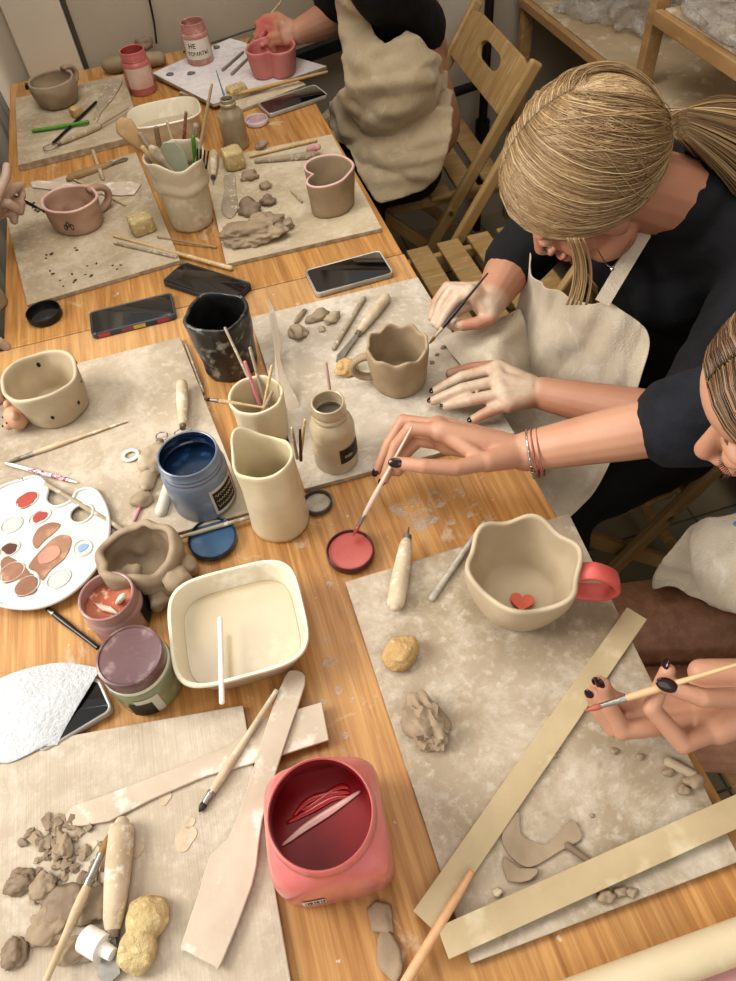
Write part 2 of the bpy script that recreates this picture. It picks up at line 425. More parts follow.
# ------------------------------------------------------------------ room shell
def struct(name,bm,mat,**k):
    o=build(name,bm,mat,None,**k); o['kind']='structure'; return o
WY=2.29; XR=1.56; XL=-1.35; YN=-1.3
b=new(); box(b,((XL+XR)/2,(WY+YN)/2,-.03),(XR-XL+.3,WY-YN+.3,.06)); struct('floor',b,M_floor,smooth=False)
b=new(); box(b,((XL+XR)/2,WY+.05,1.25),(XR-XL+.3,.1,2.5)); struct('wall_back',b,M_wall,smooth=False)
b=new(); box(b,(XR+.05,(WY+YN)/2,1.25),(.1,WY-YN,2.5)); struct('wall_right',b,M_wall,smooth=False)
b=new(); box(b,((-.335-.19)/2,WY-.012,1.25),(.145,.024,2.5)); struct('trim_1',b,M_panel,smooth=False,bevel=.004)
b=new(); box(b,(-.183,WY-.004,1.25),(.012,.012,2.5)); struct('trim_2',b,M_chair if False else simple('dark groove','#4a443c',None,10,.9),smooth=False)
b=new(); box(b,(.93,WY-.006,1.25),(.16,.03,2.5)); struct('trim_3',b,M_panel,smooth=False,bevel=.004)
b=new(); box(b,((XL+XR)/2+.2,WY-.008,.05),(XR-XL-.4,.016,.1)); struct('baseboard_back',b,M_panel,smooth=False)
# curtain hanging on the left
b=new(); rr=[]
N=120
for i in range(N+1):
    t=i/N; y=WY-.03-1.15*t; x=-.43-.10*t+.018*math.sin(t*47)+.012*math.sin(t*101+1)
    rr.append((x,y))
loft(b,[[V((x+.02*math.sin(z*3+y*9),y,z)) for x,y in rr] for z in (0.02,.5,1.0,1.5,2.1)],False,False,closed=False)
single('curtain',b,M_curtain,'grey curtain hanging in folds at the left edge beside the table','curtain',ang=180)
# ------------------------------------------------------------------ tables
def table(y0,y1,x0,x1,label):
    t=thing('wooden_table',label,'table',((x0+x1)/2,(y0+y1)/2,0),'wooden work tables pushed end to end')
    b=new(); box(b,((x0+x1)/2,(y0+y1)/2,TZ-.0125),(x1-x0,y1-y0,.025)); build('tabletop',b,M_table,t,smooth=False,bevel=.002)
    b=new()
    for s in (y0+.06,y1-.06): box(b,((x0+x1)/2,s,TZ-.065),(x1-x0-.14,.02,.08))
    for s in (x0+.06,x1-.06): box(b,(s,(y0+y1)/2,TZ-.065),(.02,y1-y0-.14,.08))
    build('apron_rail',b,M_chair,t,smooth=False)
    for x in (x0+.06,x1-.06):
        for y in (y0+.06,y1-.06):
            b=new(); box(b,(x,y,(TZ-.025)/2),(.05,.05,TZ-.025)); build('leg',b,M_chair,t,smooth=False,bevel=.003)
    return t
table(-.30,1.1155,-.420,.352,'near wooden table with warm golden grain holding the pink paint jar')
table(1.1175,2.262,-.390,.350,'far wooden table against the back wall with pale dusty planks')
# ------------------------------------------------------------------ boards
def board(pts,mat,label,group='clay work boards on the tables',h0=0.0,th=.009,name='work_board'):
    W=[at(px,py,h0+th) if not isinstance(px,V) else px for px,py in pts]
    c=sum(W,V())/4; ex=(W[1]-W[0]).normalized(); ang=math.atan2(ex.y,ex.x)
    R=Matrix.Rotation(-ang,3,'Z')
    b=new(); loc=[R@(w-c) for w in W]
    plate(b,[(p.x,p.y) for p in loc],0,th)
    bmesh.ops.recalc_face_normals(b,faces=b.faces)
    me=bpy.data.meshes.new(name); b.to_mesh(me); b.free(); me.materials.append(mat); me.materials.append(M_edge)
    for p in me.polygons:
        if abs(p.normal.z)<.5: p.material_index=1
    o=bpy.data.objects.new(name,me); COL.objects.link(o); o.location=(c.x,c.y,TZ+h0+.0002); o.rotation_euler=(0,0,ang)
    bv=o.modifiers.new('bevel','BEVEL'); bv.width=.0012; bv.segments=2; bv.limit_method='ANGLE'
    return setp(o,label,'board',group)
def P4(a,b,d,h=.009):
    A,B,D=at(*a,h),at(*b,h),at(*d,h); C=B+(D-A); return A,B,C,D
def bq(a,b,d,h=.009,sd=1.0,sb=1.0):
    A,B,D=at(*a,h),at(*b,h),at(*d,h); B=A+(B-A)*sb; D=A+(D-A)*sd
    return [(p,0) for p in (A,B,B+D-A,D)]
def brd(q,*a,**k):
    return board([pix(p) if isinstance(p,V) else (p,q_) for p,q_ in q],*a,**k)
board([pix(p) for p,_ in bq((243,705),(291,981),(61,737),sb=1.12,sd=(at(243,705,.009).x+.42)/(at(243,705,.009).x-at(61,737,.009).x))],M_board1,'large pale work board in the near left corner with clay crumbs and wet slip spots')
board([(345,582),(569,513),(741,861),(471,964)],M_board2,'large clay smeared work board under the wavy mug with the coral handle')
K3=(at(180,337,.009).x+.43)/(at(180,337,.009).x-at(85,361,.009).x)
board([(180,337),(250,512),pix(at(180,337,.009)+K3*(at(85,361,.009)-at(180,337,.009))+(at(250,512,.009)-at(180,337,.009))),pix(at(180,337,.009)+K3*(at(85,361,.009)-at(180,337,.009)))],M_board3,'grey work board on the left under the speckled cup and paint palette')
board([(250,317),(418,277),(515,433),(304,489)],M_board4,'pale grey work board under the scalloped clay mug in the middle')
board([(1,196),(136,152),(180,260),(27,305)],M_board5,'beige work board under the low mug with a ring handle')
board([(203,161),(332,134),(382,228),(226,264)],M_board6,'cream work board under the heart shaped clay cup')
board([(15,98),(123,74),(143,134),(18,165)],M_board5,'thick tan work board under the round grey mug in the far left corner',th=.016)
board([(178,92),(262,66),(306,84),(240,110)],M_board6,'pale board lying beneath the white paint smeared board',th=.008)
board([(152,73),(230,38),(327,66),(213,104)],M_white_board,'white paint smeared board under the pink heart shaped mug',h0=.0085,th=.009)
# ------------------------------------------------------------------ vessels
def vessel(bm,C,R,H,shape=lambda a,t:1,prof=lambda t:1,wall=.005,rimf=lambda a:0,floor=.006,seg=72,nr=14,mo=0,mi_=0,mr=0,jit=0,seed=0):
    C=V(C); A=[2*PI*i/seg for i in range(seg)]
    def P(a,t,dr,z):
        r=R*shape(a,t)*prof(t)+dr
        if jit: r+=jit*nz((math.cos(a)*1.5,math.sin(a)*1.5,t*2),1.3,seed)
        return C+V((r*math.cos(a),r*math.sin(a),z))
    out=[[P(a,i/nr,0 if i else -.002,(H+rimf(a))*i/nr) for a in A] for i in range(nr+1)]
    rim=[[P(a,1,-wall*k,(H+rimf(a))+wall*.35*s) for a in A] for k,s in ((.2,.7),(.5,1),(.8,.7))]
    t0=floor/H
    inn=[[P(a,t0+(1-t0)*i/nr,-wall,max(floor,(H+rimf(a))*(t0+(1-t0)*i/nr))) for a in A] for i in range(nr,-1,-1)]
    inn.append([P(a,t0,-wall-(R*.15),floor*.9) for a in A])
    R_=out+rim+inn
    vs=[[bm.verts.new(p) for p in r] for r in R_]
    n=seg
    for k,(u,w) in enumerate(zip(vs,vs[1:])):
        m=mo if k<nr else (mr if k<nr+4 else mi_)
        for i in range(n):
            f=bm.faces.new((u[i],u[(i+1)%n],w[(i+1)%n],w[i])); f.material_index=m
    f=bm.faces.new(vs[0][::-1]); f.material_index=mo
    f=bm.faces.new(vs[-1]); f.material_index=mi_
def disc(bm,C,R,shape=lambda a:1,seg=64,th=.001,mi=0):
    C=V(C); loft(bm,[[C+V((R*shape(2*PI*i/seg)*math.cos(2*PI*i/seg),R*shape(2*PI*i/seg)*math.sin(2*PI*i/seg),z)) for i in range(seg)] for z in (-th,0)],True,True,mi)
def arc_handle(bm,C,az,r0,r1,z0,z1,out,rad,flat=1.0,n=14,pull=1.0):
    """ring handle in the upright plane at azimuth az"""
    C=V(C); e=V((math.cos(az),math.sin(az),0)); pts=[]
    pts.append(C+e*(r1-.006)+V((0,0,z1)))
    for i in range(n+1):
        a=PI/2-PI*i/n
        zc=(z0+z1)/2; hz=(z1-z0)/2
        pts.append(C+e*((r1+(r0-r1)*i/n)+out*math.cos(a)*pull)+V((0,0,zc+hz*math.sin(a))))
    pts.append(C+e*(r0-.006)+V((0,0,z0)))
    tube(bm,pts,rad,14,flat,up=e.cross(V((0,0,1))))
def azim(C,px,py,h): 
    w=at(px,py,h)-V(C); return math.atan2(w.y,w.x)
# round grey mug, far left
C=at(60,103,.0165)
t=thing('clay_mug','round grey clay mug with a loop handle on the far left board','mug',C)
b=new(); vessel(b,C,.056,.057,prof=lambda t:.72+.30*math.sin(min(1,t*1.25+.12)*PI/2) if t<.9 else 1.0,wall=.006,jit=.002,seed=1); build('cup_body',b,M_cupclay,t,ang=180)
b=new(); az=azim(C,84,80,.03); arc_handle(b,C,az,.052,.054,.018,.062,.030,.0065,1.3); build('handle',b,M_cupclay,t,ang=180)
# low mug with ring handle
C=at(80,224,.0095)
t=thing('clay_mug','low pinkish clay mug with pale rim and big ring handle on beige board','mug',C)
b=new(); vessel(b,C,.055,.056,shape=lambda a,t:1+.07*math.cos(2*(a-2.6)),prof=lambda t:.86+.14*t,wall=.006,mr=1,jit=.003,seed=2); build('cup_body',b,[M_pinkclay,M_pinkrim],t,ang=180)
b=new(); az=azim(C,121,190,.03); arc_handle(b,C,az,.046,.05,.004,.052,.036,.007,1.25); build('handle',b,M_pinkclay,t,ang=180)
b=new()
for k in range(3):
    a=math.atan2(-C.y,-C.x)-.55+.12*k; r=.0535; zz=.026+.006*(k%2)
    q=[C+V((r*math.cos(a+.05*math.sin(u)),r*math.sin(a+.05*math.sin(u)),zz+.006*math.cos(u))) for u in [2*PI*i/10 for i in range(11)]]
    tube(b,q,.0008,6)
build('painted_flower',b,M_ink,t)
# heart shapes
def heart(a,a0,d=.46):
    x=(a-a0+PI)%(2*PI)-PI
    return 1-d*math.exp(-(abs(x)/.40)**1.5)+.10*math.exp(-((abs(x)-PI)/.35)**2)+.05*math.exp(-((abs(x)-.95)/.5)**2)
C=at(330,206,.0095); a0=azim(C,306,190,.05)
t=thing('heart_cup','brown heart shaped clay cup with pink rim on cream board','cup',C)
b=new(); vessel(b,C,.052,.075,shape=lambda a,t:heart(a,a0),prof=lambda t:.88+.12*t,wall=.0055,mr=1,jit=.001,seed=3,seg=96,rimf=lambda a:.006*math.sin(a+1)); build('cup_body',b,[M_clay_or,M_pinkrim],t,ang=180)
C=at(275,73,.018); a0=azim(C,272,92,.0)
t=thing('heart_mug','glossy coral pink heart shaped mug on the white board','mug',C)
b=new(); vessel(b,C,.062,.062,shape=lambda a,t:heart(a,a0,.42),prof=lambda t:.82+.18*t**.6,wall=.006,seed=4,seg=96); build('cup_body',b,M_redmug,t,ang=180)
b=new(); az=azim(C,250,50,.03); arc_handle(b,C,az,.05,.052,.012,.05,.022,.006,1.2); build('handle',b,M_redmug,t,ang=180)
# tall pale tool cup (two tiers)
C=at(193,222,.0005)
t=thing('tool_cup','tall pale clay cup in two tiers full of wooden tools and brushes','cup',C)
b=new(); vessel(b,C,.052,.140,prof=lambda t:(.80+.17*t/.62) if t<.62 else (1.07 if t<.72 else 1.02+.10*(t-.72)/.28),wall=.005,rimf=lambda a:.007*math.sin(a*2+.5)+.004*math.sin(5*a),jit=.002,nr=24,seed=5)
build('cup_body',b,M_cream,t,ang=180)
TOOLCUP=C
# black marbled cup
C=at(232,366,.0005)
t=thing('marbled_cup','black marbled clay cup with rounded square rim on bare wood','cup',C)
b=new(); vessel(b,C,.050,.112,shape=lambda a,t:1+.055*t*math.cos(4*(a-.25)),prof=lambda t:.84+.16*t**.7,wall=.006,mr=0,mi_=1,jit=.004,seed=6); build('cup_body',b,[M_blackglaze,M_black_in],t,ang=180)
# speckled cup with bear
C=at(59,408,.0095)
t=thing('speckled_cup','buff clay cup with dark specks and a small bear head on its side','cup',C)
b=new(); vessel(b,C,.058,.072,prof=lambda t:.82+.18*t,wall=.006,rimf=lambda a:.003*math.sin(3*a),jit=.003,seed=7); build('cup_body',b,M_paleclay,t,ang=180)
b=new()
for (x,y,h,s) in ((36,397,.03,1),(58,428,.02,1),(75,390,.045,.8),(80,410,.02,1.1),(76,372,.055,1)):
    a=azim(C,x,y,h); zz=.012+h*.9; R_=.058*(.82+.18*zz/.072)+.0008
    c=C+V((R_*math.cos(a),R_*math.sin(a),zz)); ell(b,c,(.0012,.0028*s,.0045*s),Matrix.Rotation(a,3,'Z'),sub=1)
for (a,zz,s) in ((1.2,.05,1),(1.75,.053,1.3),(2.3,.04,1),(.7,.045,.9)):
    c=C+V((.050*math.cos(a),.050*math.sin(a),zz)); ell(b,c,(.0014,.003*s,.005*s),Matrix.Rotation(a,3,'Z'),sub=1)
build('dark_specks',b,M_ink,t)
a=azim(C,20,428,.01); e=V((math.cos(a),math.sin(a),0)); s=V((-e.y,e.x,0)); hc=C+e*.062+V((0,0,.022))
b=new(); ell(b,hc,(.017,.021,.019),Matrix.Rotation(a,3,'Z')); 
for q in (-1,1): ell(b,hc+s*.015*q+V((0,0,.016)),(.006,.008,.008),sub=2)
ell(b,hc+e*.014+V((0,0,-.006)),(.009,.010,.008),sub=2)
bh=build('bear_head',b,simple('peach clay','#b98f72','#c7a186',14,.7),t,ang=180)
b=new()
for q in (-1,1): ell(b,hc+s*.008*q+e*.0155+V((0,0,.005)),(.0018,.0018,.0018),sub=1)
ell(b,hc+e*.0225+V((0,0,-.003)),(.002,.0028,.0018),sub=1)
build('bear_face',b,M_ink,bh)
# holder cup
C=at(267,436,.0005)
t=thing('pencil_cup','plain cream clay cup holding pink, grey and wooden sticks','cup',C)
b=new(); vessel(b,C,.040,.088,prof=lambda t:.86+.14*t,wall=.0045,jit=.002,seed=8); build('cup_body',b,M_cream2,t,ang=180)
PENCUP=C
# scalloped mug centre
C=at(399,381,.0095)
t=thing('scalloped_mug','tan clay mug with scalloped rim and loop handle in the middle','mug',C)
b=new(); vessel(b,C,.0475,.074,shape=lambda a,t:1+.02*t*math.cos(8*a),prof=lambda t:.84+.16*math.sin(min(1,t*1.1)*PI/2),wall=.005,rimf=lambda a:.0035*math.cos(8*a),jit=.0015,seed=9); build('cup_body',b,M_clay_or,t,ang=180)
b=new(); az=azim(C,352,375,.03); arc_handle(b,C,az,.044,.045,.014,.056,.026,.0055,1.3); build('handle',b,M_clay_or,t,ang=180)
# pitcher
C=at(281,520,.0005); azs=azim(C,232,430,.14)
t=thing('clay_pitcher','tall pale clay pitcher with folded pointed spout on bare wood','pitcher',C)
def psh(a,t):
    x=(a-azs+PI)%(2*PI)-PI; y=(a-azs)%(2*PI)-PI
    return 1+t**3*(.34*math.exp(-(x/.45)**2)+.10*math.exp(-(y/.3)**2))+.0
def prm(a):
    x=(a-azs+PI)%(2*PI)-PI; y=(a-azs)%(2*PI)-PI
    return .012*math.exp(-(x/.4)**2)-.008*math.exp(-((abs(x)-1.1)/.5)**2)+.006*math.exp(-(y/.3)**2)
b=new(); vessel(b,C,.0385,.138,shape=psh,prof=lambda t:1.06-.06*t-.05*math.sin(t*PI),wall=.004,rimf=prm,jit=.0015,seed=10,seg=110,nr=22); build('pitcher_body',b,M_cream2,t,ang=180)
PITCH_C=C
# big wavy mug with coral handle
C=at(517,598,.0095)
t=thing('wavy_mug','large pale clay mug with wavy rim, coral heart inside and coral strap handle','mug',C)
wv=lambda a,t:1+.045*t*math.cos(6*a+.6)
b=new(); vessel(b,C,.0655,.083,shape=wv,prof=lambda t:.62+.38*math.sin(min(1,(t+.08)*1.0)*PI/2)**.8,wall=.006,rimf=lambda a:.004*math.cos(6*a+.6),jit=.001,seed=12,seg=110,nr=18); build('cup_body',b,M_paleclay,t,ang=180)
az=azim(C,622,590,.045); e=V((math.cos(az),math.sin(az),0)); s=V((-e.y,e.x,0))
b=new(); pts=spl([C+e*.064+V((0,0,.069)),C+e*.080+V((0,0,.074)),C+e*.102+V((0,0,.062)),C+e*.110+V((0,0,.044)),C+e*.098+V((0,0,.028)),C+e*.076+V((0,0,.026)),C+e*.059+V((0,0,.030))],5)
rings=[]
for i,p in enumerate(pts):
    d=(pts[min(i+1,len(pts)-1)]-pts[max(i-1,0)]).normalized(); nn=d.cross(s).normalized()
    rings.append([p+s*x*.0115+nn*y*.0032 for x,y in ((-1,-.5),(-.9,-1),(0,-1.15),(.9,-1),(1,-.5),(1,.5),(.9,1),(0,1.15),(-.9,1),(-1,.5))])
loft(b,rings); build('strap_handle',b,M_redhandle,t,ang=60)
b=new(); hp=[]
for i in range(40):
    a=2*PI*i/40; hp.append((16*math.sin(a)**3*.0009,(13*math.cos(a)-5*math.cos(2*a)-2*math.cos(3*a)-math.cos(4*a))*.0009))
plate(b,hp,0,.004,mat=Matrix.Translation(C+V((.000,-.012,.0085)))@Matrix.Rotation(-.5,4,'Z')); build('clay_heart',b,simple('coral heart','#c2573f','#cf6b50',20,.6),t,bevel=.001)
# pinch pot lumpy
C=at(150,574,.0005)
t=thing('pinch_pot','thick cracked grey clay pinch pot behind the slip tub','pot',C)
b=new(); vessel(b,C,.050,.056,shape=lambda a,t:1+.06*math.cos(2*a+.4)+.03*math.cos(5*a),prof=lambda t:.80+.26*math.sin(t*PI*.75),wall=.011,rimf=lambda a:.006*math.sin(2*a)+.002*math.sin(7*a),jit=.006,seed=13,seg=90,nr=18); build('pot_body',b,M_clay,t,ang=180)
b=new()
for k,(px,py,h,r) in enumerate(((176,585,.02,.022),(165,600,.006,.018),(130,580,.012,.02),(186,570,.01,.016))):
    lump(b,at(px,py,h),(r,r*.9,r*.8),20+k,.4)
build('torn_clay_edge',b,M_clay,t,ang=180)
# pot at left edge
C=at(-7,306,.0005)
b=new(); vessel(b,C,.028,.05,wall=.005,jit=.002,seed=14); single('clay_cup',b,M_clay_or,'small brown clay cup cut off by the left edge of the photo','cup',ang=180)
# ------------------------------------------------------------------ lids
def lid(px,py,h,R,H,label,mo,mi_,paint=None,pr=.85,name='jar_lid',ph=.35):
    C=at(px,py,h)
    t=thing(name,label,'lid',C)
    b=new(); vessel(b,C,R,H,wall=.0022,floor=.002,nr=4); build('lid_shell',b,[mo,mi_] if mi_ else mo,t,ang=60)
    if paint:
        b=new(); disc(b,C+V((0,0,H*ph)),R-.0025,th=.0015); build('paint',b,paint,t)
    return t
lid(46,317,.0005,.031,.014,'black jar lid with wet black glaze near the left table edge',M_black,M_black,simple('wet black glaze','#16191c','#5d6668',12,.08,coat=.8,lo=.5,hi=.8))
lid(214,542,.0005,.033,.012,'dark blue rimmed lid with blue paint beside the slip tub',M_bluein,M_bluein,M_bluelid,ph=.6)
lid(351,555,.0005,.0315,.014,'dark red lid full of coral red paint under the brush',simple('maroon lid','#4a1c20','#5f2a2c',10,.35),None,M_red,ph=.75)
lid(318,505,.0005,.0205,.010,'small dark lid with grey clay residue beside the pitcher',simple('dark tin lid','#37322e','#55504a',20,.4),None,simple('grey clay residue','#8f8678','#b3aa9a',30,.8),ph=.3)
lid(257,123,.0005,.0275,.010,'pale pink smeared lid beside the far phone',simple('pale pink lid','#cdb8b6','#dccccb',10,.5),None,simple('mauve smear','#9a8088','#c9b5b6',20,.5))
lid(134,119,.0005,.018,.010,'small dark blue cap beside the tan board',simple('navy cap','#20293a','#2d3850',20,.4),None)
lid(721,975,.0005,.036,.012,'pale pink lid cut off at the bottom right corner',simple('dusty pink lid','#d2b3ae','#e0c9c4',12,.5),None,simple('dusty rose residue','#b98a88','#cba29f',12,.6),ph=.5)
# ------------------------------------------------------------------ jars
def jar(px,py,h,prof,label,mats,cat='jar',name='paint_jar',paint=None,pl=None,pr=None,inn=None):
    C=at(px,py,h); t=thing(name,label,cat,C)
    b=new(); rings=[(r,z) for r,z in prof]; w=.0028
    zt=rings[-1][1]
    inner=[(r-w,z) for r,z in reversed(rings) if z>.004]
    inner=[(rings[-1][0]-w*.5,zt+w*.35)]+inner
    lathe(b,C,rings+inner[:2],56,cap0=True,cap1=False); lathe(b,C,inner[1:],56,cap0=False,cap1=True,mi=1); build('jar_body',b,[mats,inn or mats],t,ang=50,flip=True)
    if paint:
        b=new(); lathe(b,C,[(pr*.98,pl-.004),(pr,pl)],48,cap1=True); build('paint',b,paint,t)
    return t,C
def wrap(t,C,R,a0,a1,z0,z1,mat,name='label_patch',off=.0006,cz=0):
    b=new(); n=24
    P=lambda k,r,z:V(C)+V((r*math.cos(a0+(a1-a0)*k/n),r*math.sin(a0+(a1-a0)*k/n),z))
    loft(b,[[P(k,R+off,z0) for k in range(n+1)],[P(k,R+off,z1) for k in range(n+1)]],False,False,closed=False)
    return build(name,b,mat,t,flip=False)
def wraptext(t,C,R,s,ac,z,size,mat,name='lettering',slant=0):
    cu=bpy.data.curves.new('txt','FONT'); cu.body=s; cu.size=size; cu.align_x='CENTER'; cu.offset=size*.012
    o=bpy.data.objects.new('txt',cu); COL.objects.link(o)
    dg=bpy.context.evaluated_depsgraph_get(); me=bpy.data.meshes.new_from_object(o.evaluated_get(dg)); bpy.data.objects.remove(o)
    bm=bmesh.new(); bm.from_mesh(me); bmesh.ops.subdivide_edges(bm,edges=bm.edges,cuts=1)
    for v in bm.verts:
        x,y=v.co.x,v.co.y; a=ac+x/R; r=R+.0011
        v.co=V(C)+V((r*math.cos(a),r*math.sin(a),z+y+slant*x))
    bpy.data.meshes.remove(me)
    return build(name,bm,mat,t,flip=False,smooth=False)
def face(C): return math.atan2(-C.y,-C.x)
JP=lambda R,H,N: [(R*.93,0),(R,.004),(R,H*.70),(R*.97,H*.74),(N*1.0,H*.79),(N*1.04,H*.81),(N,H*.83),(N*1.04,H*.88),(N,H*.90),(N,H)]
t,C=jar(144,91,.0165 if False else .0005,JP(.035,.098,.031),'tomato pink jar with a stained paper label beside the tan board',M_tomato,paint=M_red,pl=.06,pr=.030,inn=M_red)
wrap(t,C,.035,face(C)-1.0,face(C)+1.0,.018,.066,M_stainlabel)
t,C=jar(201,61,.0180,JP(.0345,.094,.030),'dusty rose jar with handwritten white label on the white board',M_tomato2,paint=simple('dark rose paint','#7d4038','#8f5046',12,.3),pl=.062,pr=.029)
wrap(t,C,.0345,face(C)-1.15,face(C)+1.15,.016,.062,M_whitelabel)
wraptext(t,C,.0345,'НЕ',face(C)-.42,.043,.0155,M_ink); wraptext(t,C,.0345,'ТОМАТЫ',face(C)-.08,.026,.0125,M_ink)
# blue jar
t,C=jar(206,498,.0095,JP(.044,.098,.040),'open blue grey paint jar with a black handwritten label',M_blue,paint=M_bluein,pl=.066,pr=.037,inn=M_bluein)
f=face(C); wrap(t,C,.044,f+.12,f+1.15,.010,.060,simple('pale label border','#a9a9a6','#bdbcb6',10,.6)); wrap(t,C,.044,f+.20,f+1.07,.016,.054,M_blacklabel,'black_label',.0011)
def scrib(t,C,R,a0,a1,z0,z1,mat,n=3,seed=0,rad=.0005,name='script_marks'):
    b=new(); rnd=random.Random(seed)
    for k in range(n):
        z=z1-(z1-z0)*(k+.5)/n; q=[]
        m=26
        for i in range(m):
            a=a0+(a1-a0)*i/(m-1); q.append(V(C)+V(((R+.0016)*math.cos(a),(R+.0016)*math.sin(a),z+(z1-z0)/n*.33*math.sin(i*1.9+k)*rnd.uniform(.4,1))))
        tube(b,q,rad,5)
    build(name,b,mat,t)
scrib(t,C,.044,f+.27,f+1.0,.020,.052,M_goldink,3,1)
b=new(); lathe(b,C,[(.0408,.0735),(.0412,.075),(.0408,.0765)],56,cap0=False); build('red_band',b,simple('red band','#7a4048','#8a5058',20,.5),t)
# beige jar w/ narrow neck
t,C=jar(337,459,.0095,[(.029,0),(.0315,.004),(.0315,.072),(.029,.082),(.022,.090),(.0235,.093),(.0235,.097),(.0215,.099),(.0235,.103),(.0225,.110),(.0225,.118)],'beige slip jar with black label holding a stick beside the pitcher',simple('beige slip coated jar','#a8987d','#b9aa90',9,.3,coat=.3,c3='#c9bda6'),paint=simple('dark slip','#5e554a','#80766a',14,.3),pl=.095,pr=.019)
f=face(C); wrap(t,C,.0315,f+.15,f+1.35,.024,.052,M_blacklabel,'black_label'); scrib(t,C,.0315,f+.35,f+.75,.030,.044,M_goldink,1,3)
BEIGE=C
# far bottle
t,C=jar(237,146,.0005,[(.027,0),(.029,.004),(.029,.066),(.026,.078),(.016,.086),(.0155,.090),(.018,.092),(.018,.096),(.0155,.098),(.0155,.105)],'clay smeared narrow necked bottle with a teal brush in it',simple('clay smeared bottle','#8f8068','#a8997f',9,.35,coat=.2,c3='#bfb298'),name='slip_bottle',cat='bottle')
BOT=C
# mauve jar with stick
t,C=jar(124,620,.0005,JP(.036,.062,.0345)[:3]+[(.035,.045),(.0335,.048),(.0345,.052),(.0335,.056),(.0335,.064)],'open mauve jar with orange paint and a pale scraper standing in it',M_mauvejar,paint=simple('rusty orange paint','#a4583f','#c07a5e',30,.3,c3='#dcb09a'),pl=.046,pr=.0315)
MAUVE=C
wrap(t,C,.036,face(C)+.6,face(C)+1.5,.006,.038,M_blacklabel,'black_label')
# green jar with maroon lid
C=at(152,684,.0005); t=thing('paint_jar','green smeared jar with dusty maroon lid beside the phone','jar',C)
b=new(); lathe(b,C,[(.036,0),(.0395,.006),(.0395,.052),(.038,.058),(.034,.062),(.034,.070)],56,cap1=True); build('jar_body',b,M_greenjar,t,ang=50)
b=new(); lathe(b,C,[(.0365,.0565),(.038,.058),(.038,.062),(.0365,.063)],56,cap0=False); build('seal_ring',b,simple('pale ring','#c9c6b3','#d8d6c6',20,.4),t)
b=new(); lathe(b,C,[(.0365,.0625),(.0375,.064),(.0375,.080),(.0365,.083),(.034,.0835),(.033,.082),(.012,.0825)],56,cap1=True); build('lid',b,M_maroonlid,t,ang=50)
f=face(C); wrap(t,C,.0395,f-.75,f-.05,.008,.046,simple('torn label','#c9c8ba','#b5b8a4',12,.7),off=.0006); wrap(t,C,.0395,f-1.0,f-.30,.006,.036,M_blacklabel,'black_label',.0011)
# ------------------------------------------------------------------ slip tub
C=at(246,640,.0005)
def sq(a,n=4.2):
    c,s=abs(math.cos(a)),abs(math.sin(a)); return (c**n+s**n)**(-1/n)
t=thing('slip_tub','cream square plastic tub of pale liquid slip at centre left','tub',C)
ra=-.04; b=new()
Sx,Sy=.0795,.073
def sring(k,z,dx=0):
    o=[]
    for i in range(96):
        a=2*PI*i/96; r=sq(a); x=(Sx*k+dx)*r*math.cos(a); y=(Sy*k+dx)*r*math.sin(a)
        o.append(C+V((x*math.cos(ra)-y*math.sin(ra),x*math.sin(ra)+y*math.cos(ra),z)))
    return o
loft(b,[sring(.76,0),sring(.80,.003),sring(.94,.046),sring(.955,.050),sring(1.0,.0505),sring(1.012,.052),sring(1.0,.0545),sring(.955,.0545),sring(.92,.050),sring(.79,.006)],True,True)
build('tub_shell',b,M_plasticcream,t,ang=50)
b=new(); loft(b,[sring(.80,.018),sring(.845,.0265)],True,True); build('liquid_slip',b,M_slip,t)
# ------------------------------------------------------------------ big pink jar
C=at(337,862,.0005); rt=at(320,812,.120)
C=V((rt.x,rt.y,TZ+.0005)); HT=.113
t=thing('pink_paint_jar','large square pink paint jar with round open neck on bare wood','jar',C)
def rsq(z,hw,n,k=1,rot=-.12):
    o=[]
    for i in range(80):
        a=2*PI*i/80; r=sq(a,n)*hw; o.append(C+V((r*math.cos(a+rot),r*math.sin(a+rot),z)))
    return o
b=new(); W=.0575
loft(b,[rsq(0,W*.90,4.5),rsq(.004,W*.97,5),rsq(.012,W,5),rsq(.068,W,5),rsq(.082,W*.985,4),rsq(.092,W*.95,3),rsq(.099,.0515,2.3),rsq(.103,.0495,2),rsq(.106,.051,2),rsq(.109,.0495,2),rsq(.116,.0495,2),rsq(.1190,.0488,2),rsq(.1200,.0475,2),rsq(.118,.0465,2)],True,False)
loft(b,[rsq(.118,.0465,2),rsq(.104,.0462,2),rsq(.090,.050,3),rsq(.012,.052,5)],False,True,mi=1)
build('jar_body',b,[M_pinkjar,simple('red stained inner wall','#7d161c','#96252a',9,.3,coat=.2)],t,ang=60)
b=new(); loft(b,[rsq(.060,.0505,3.5),rsq(.074,.0515,3.5)],True,True); build('paint',b,M_reddk,t)
b=new()
for k in range(3):
    y=.016+.004*k
    q=spl([C+V((-.036+.008*k,y-.004,.0750)),C+V((-.01,y+.006*math.sin(k*2),.0753)),C+V((.012+.004*k,y+.004,.0750)),C+V((.030,y+.003*k%3*.001,.0748))],5)
    tube(b,q,[.0012+.0022*math.sin(PI*i/(len(q)-1)) for i in range(len(q))],8,.25,up=(0,0,1))
build('gloss_streaks',b,M_redbright,t,ang=180)  # bright gloss patches on the paint, drawn as red streaks
b=new(); q=spl([C+V((-.044,-.006,.0755)),C+V((-.018,.003,.0760)),C+V((.01,.010,.0758)),C+V((.040,.018,.0754))],6)
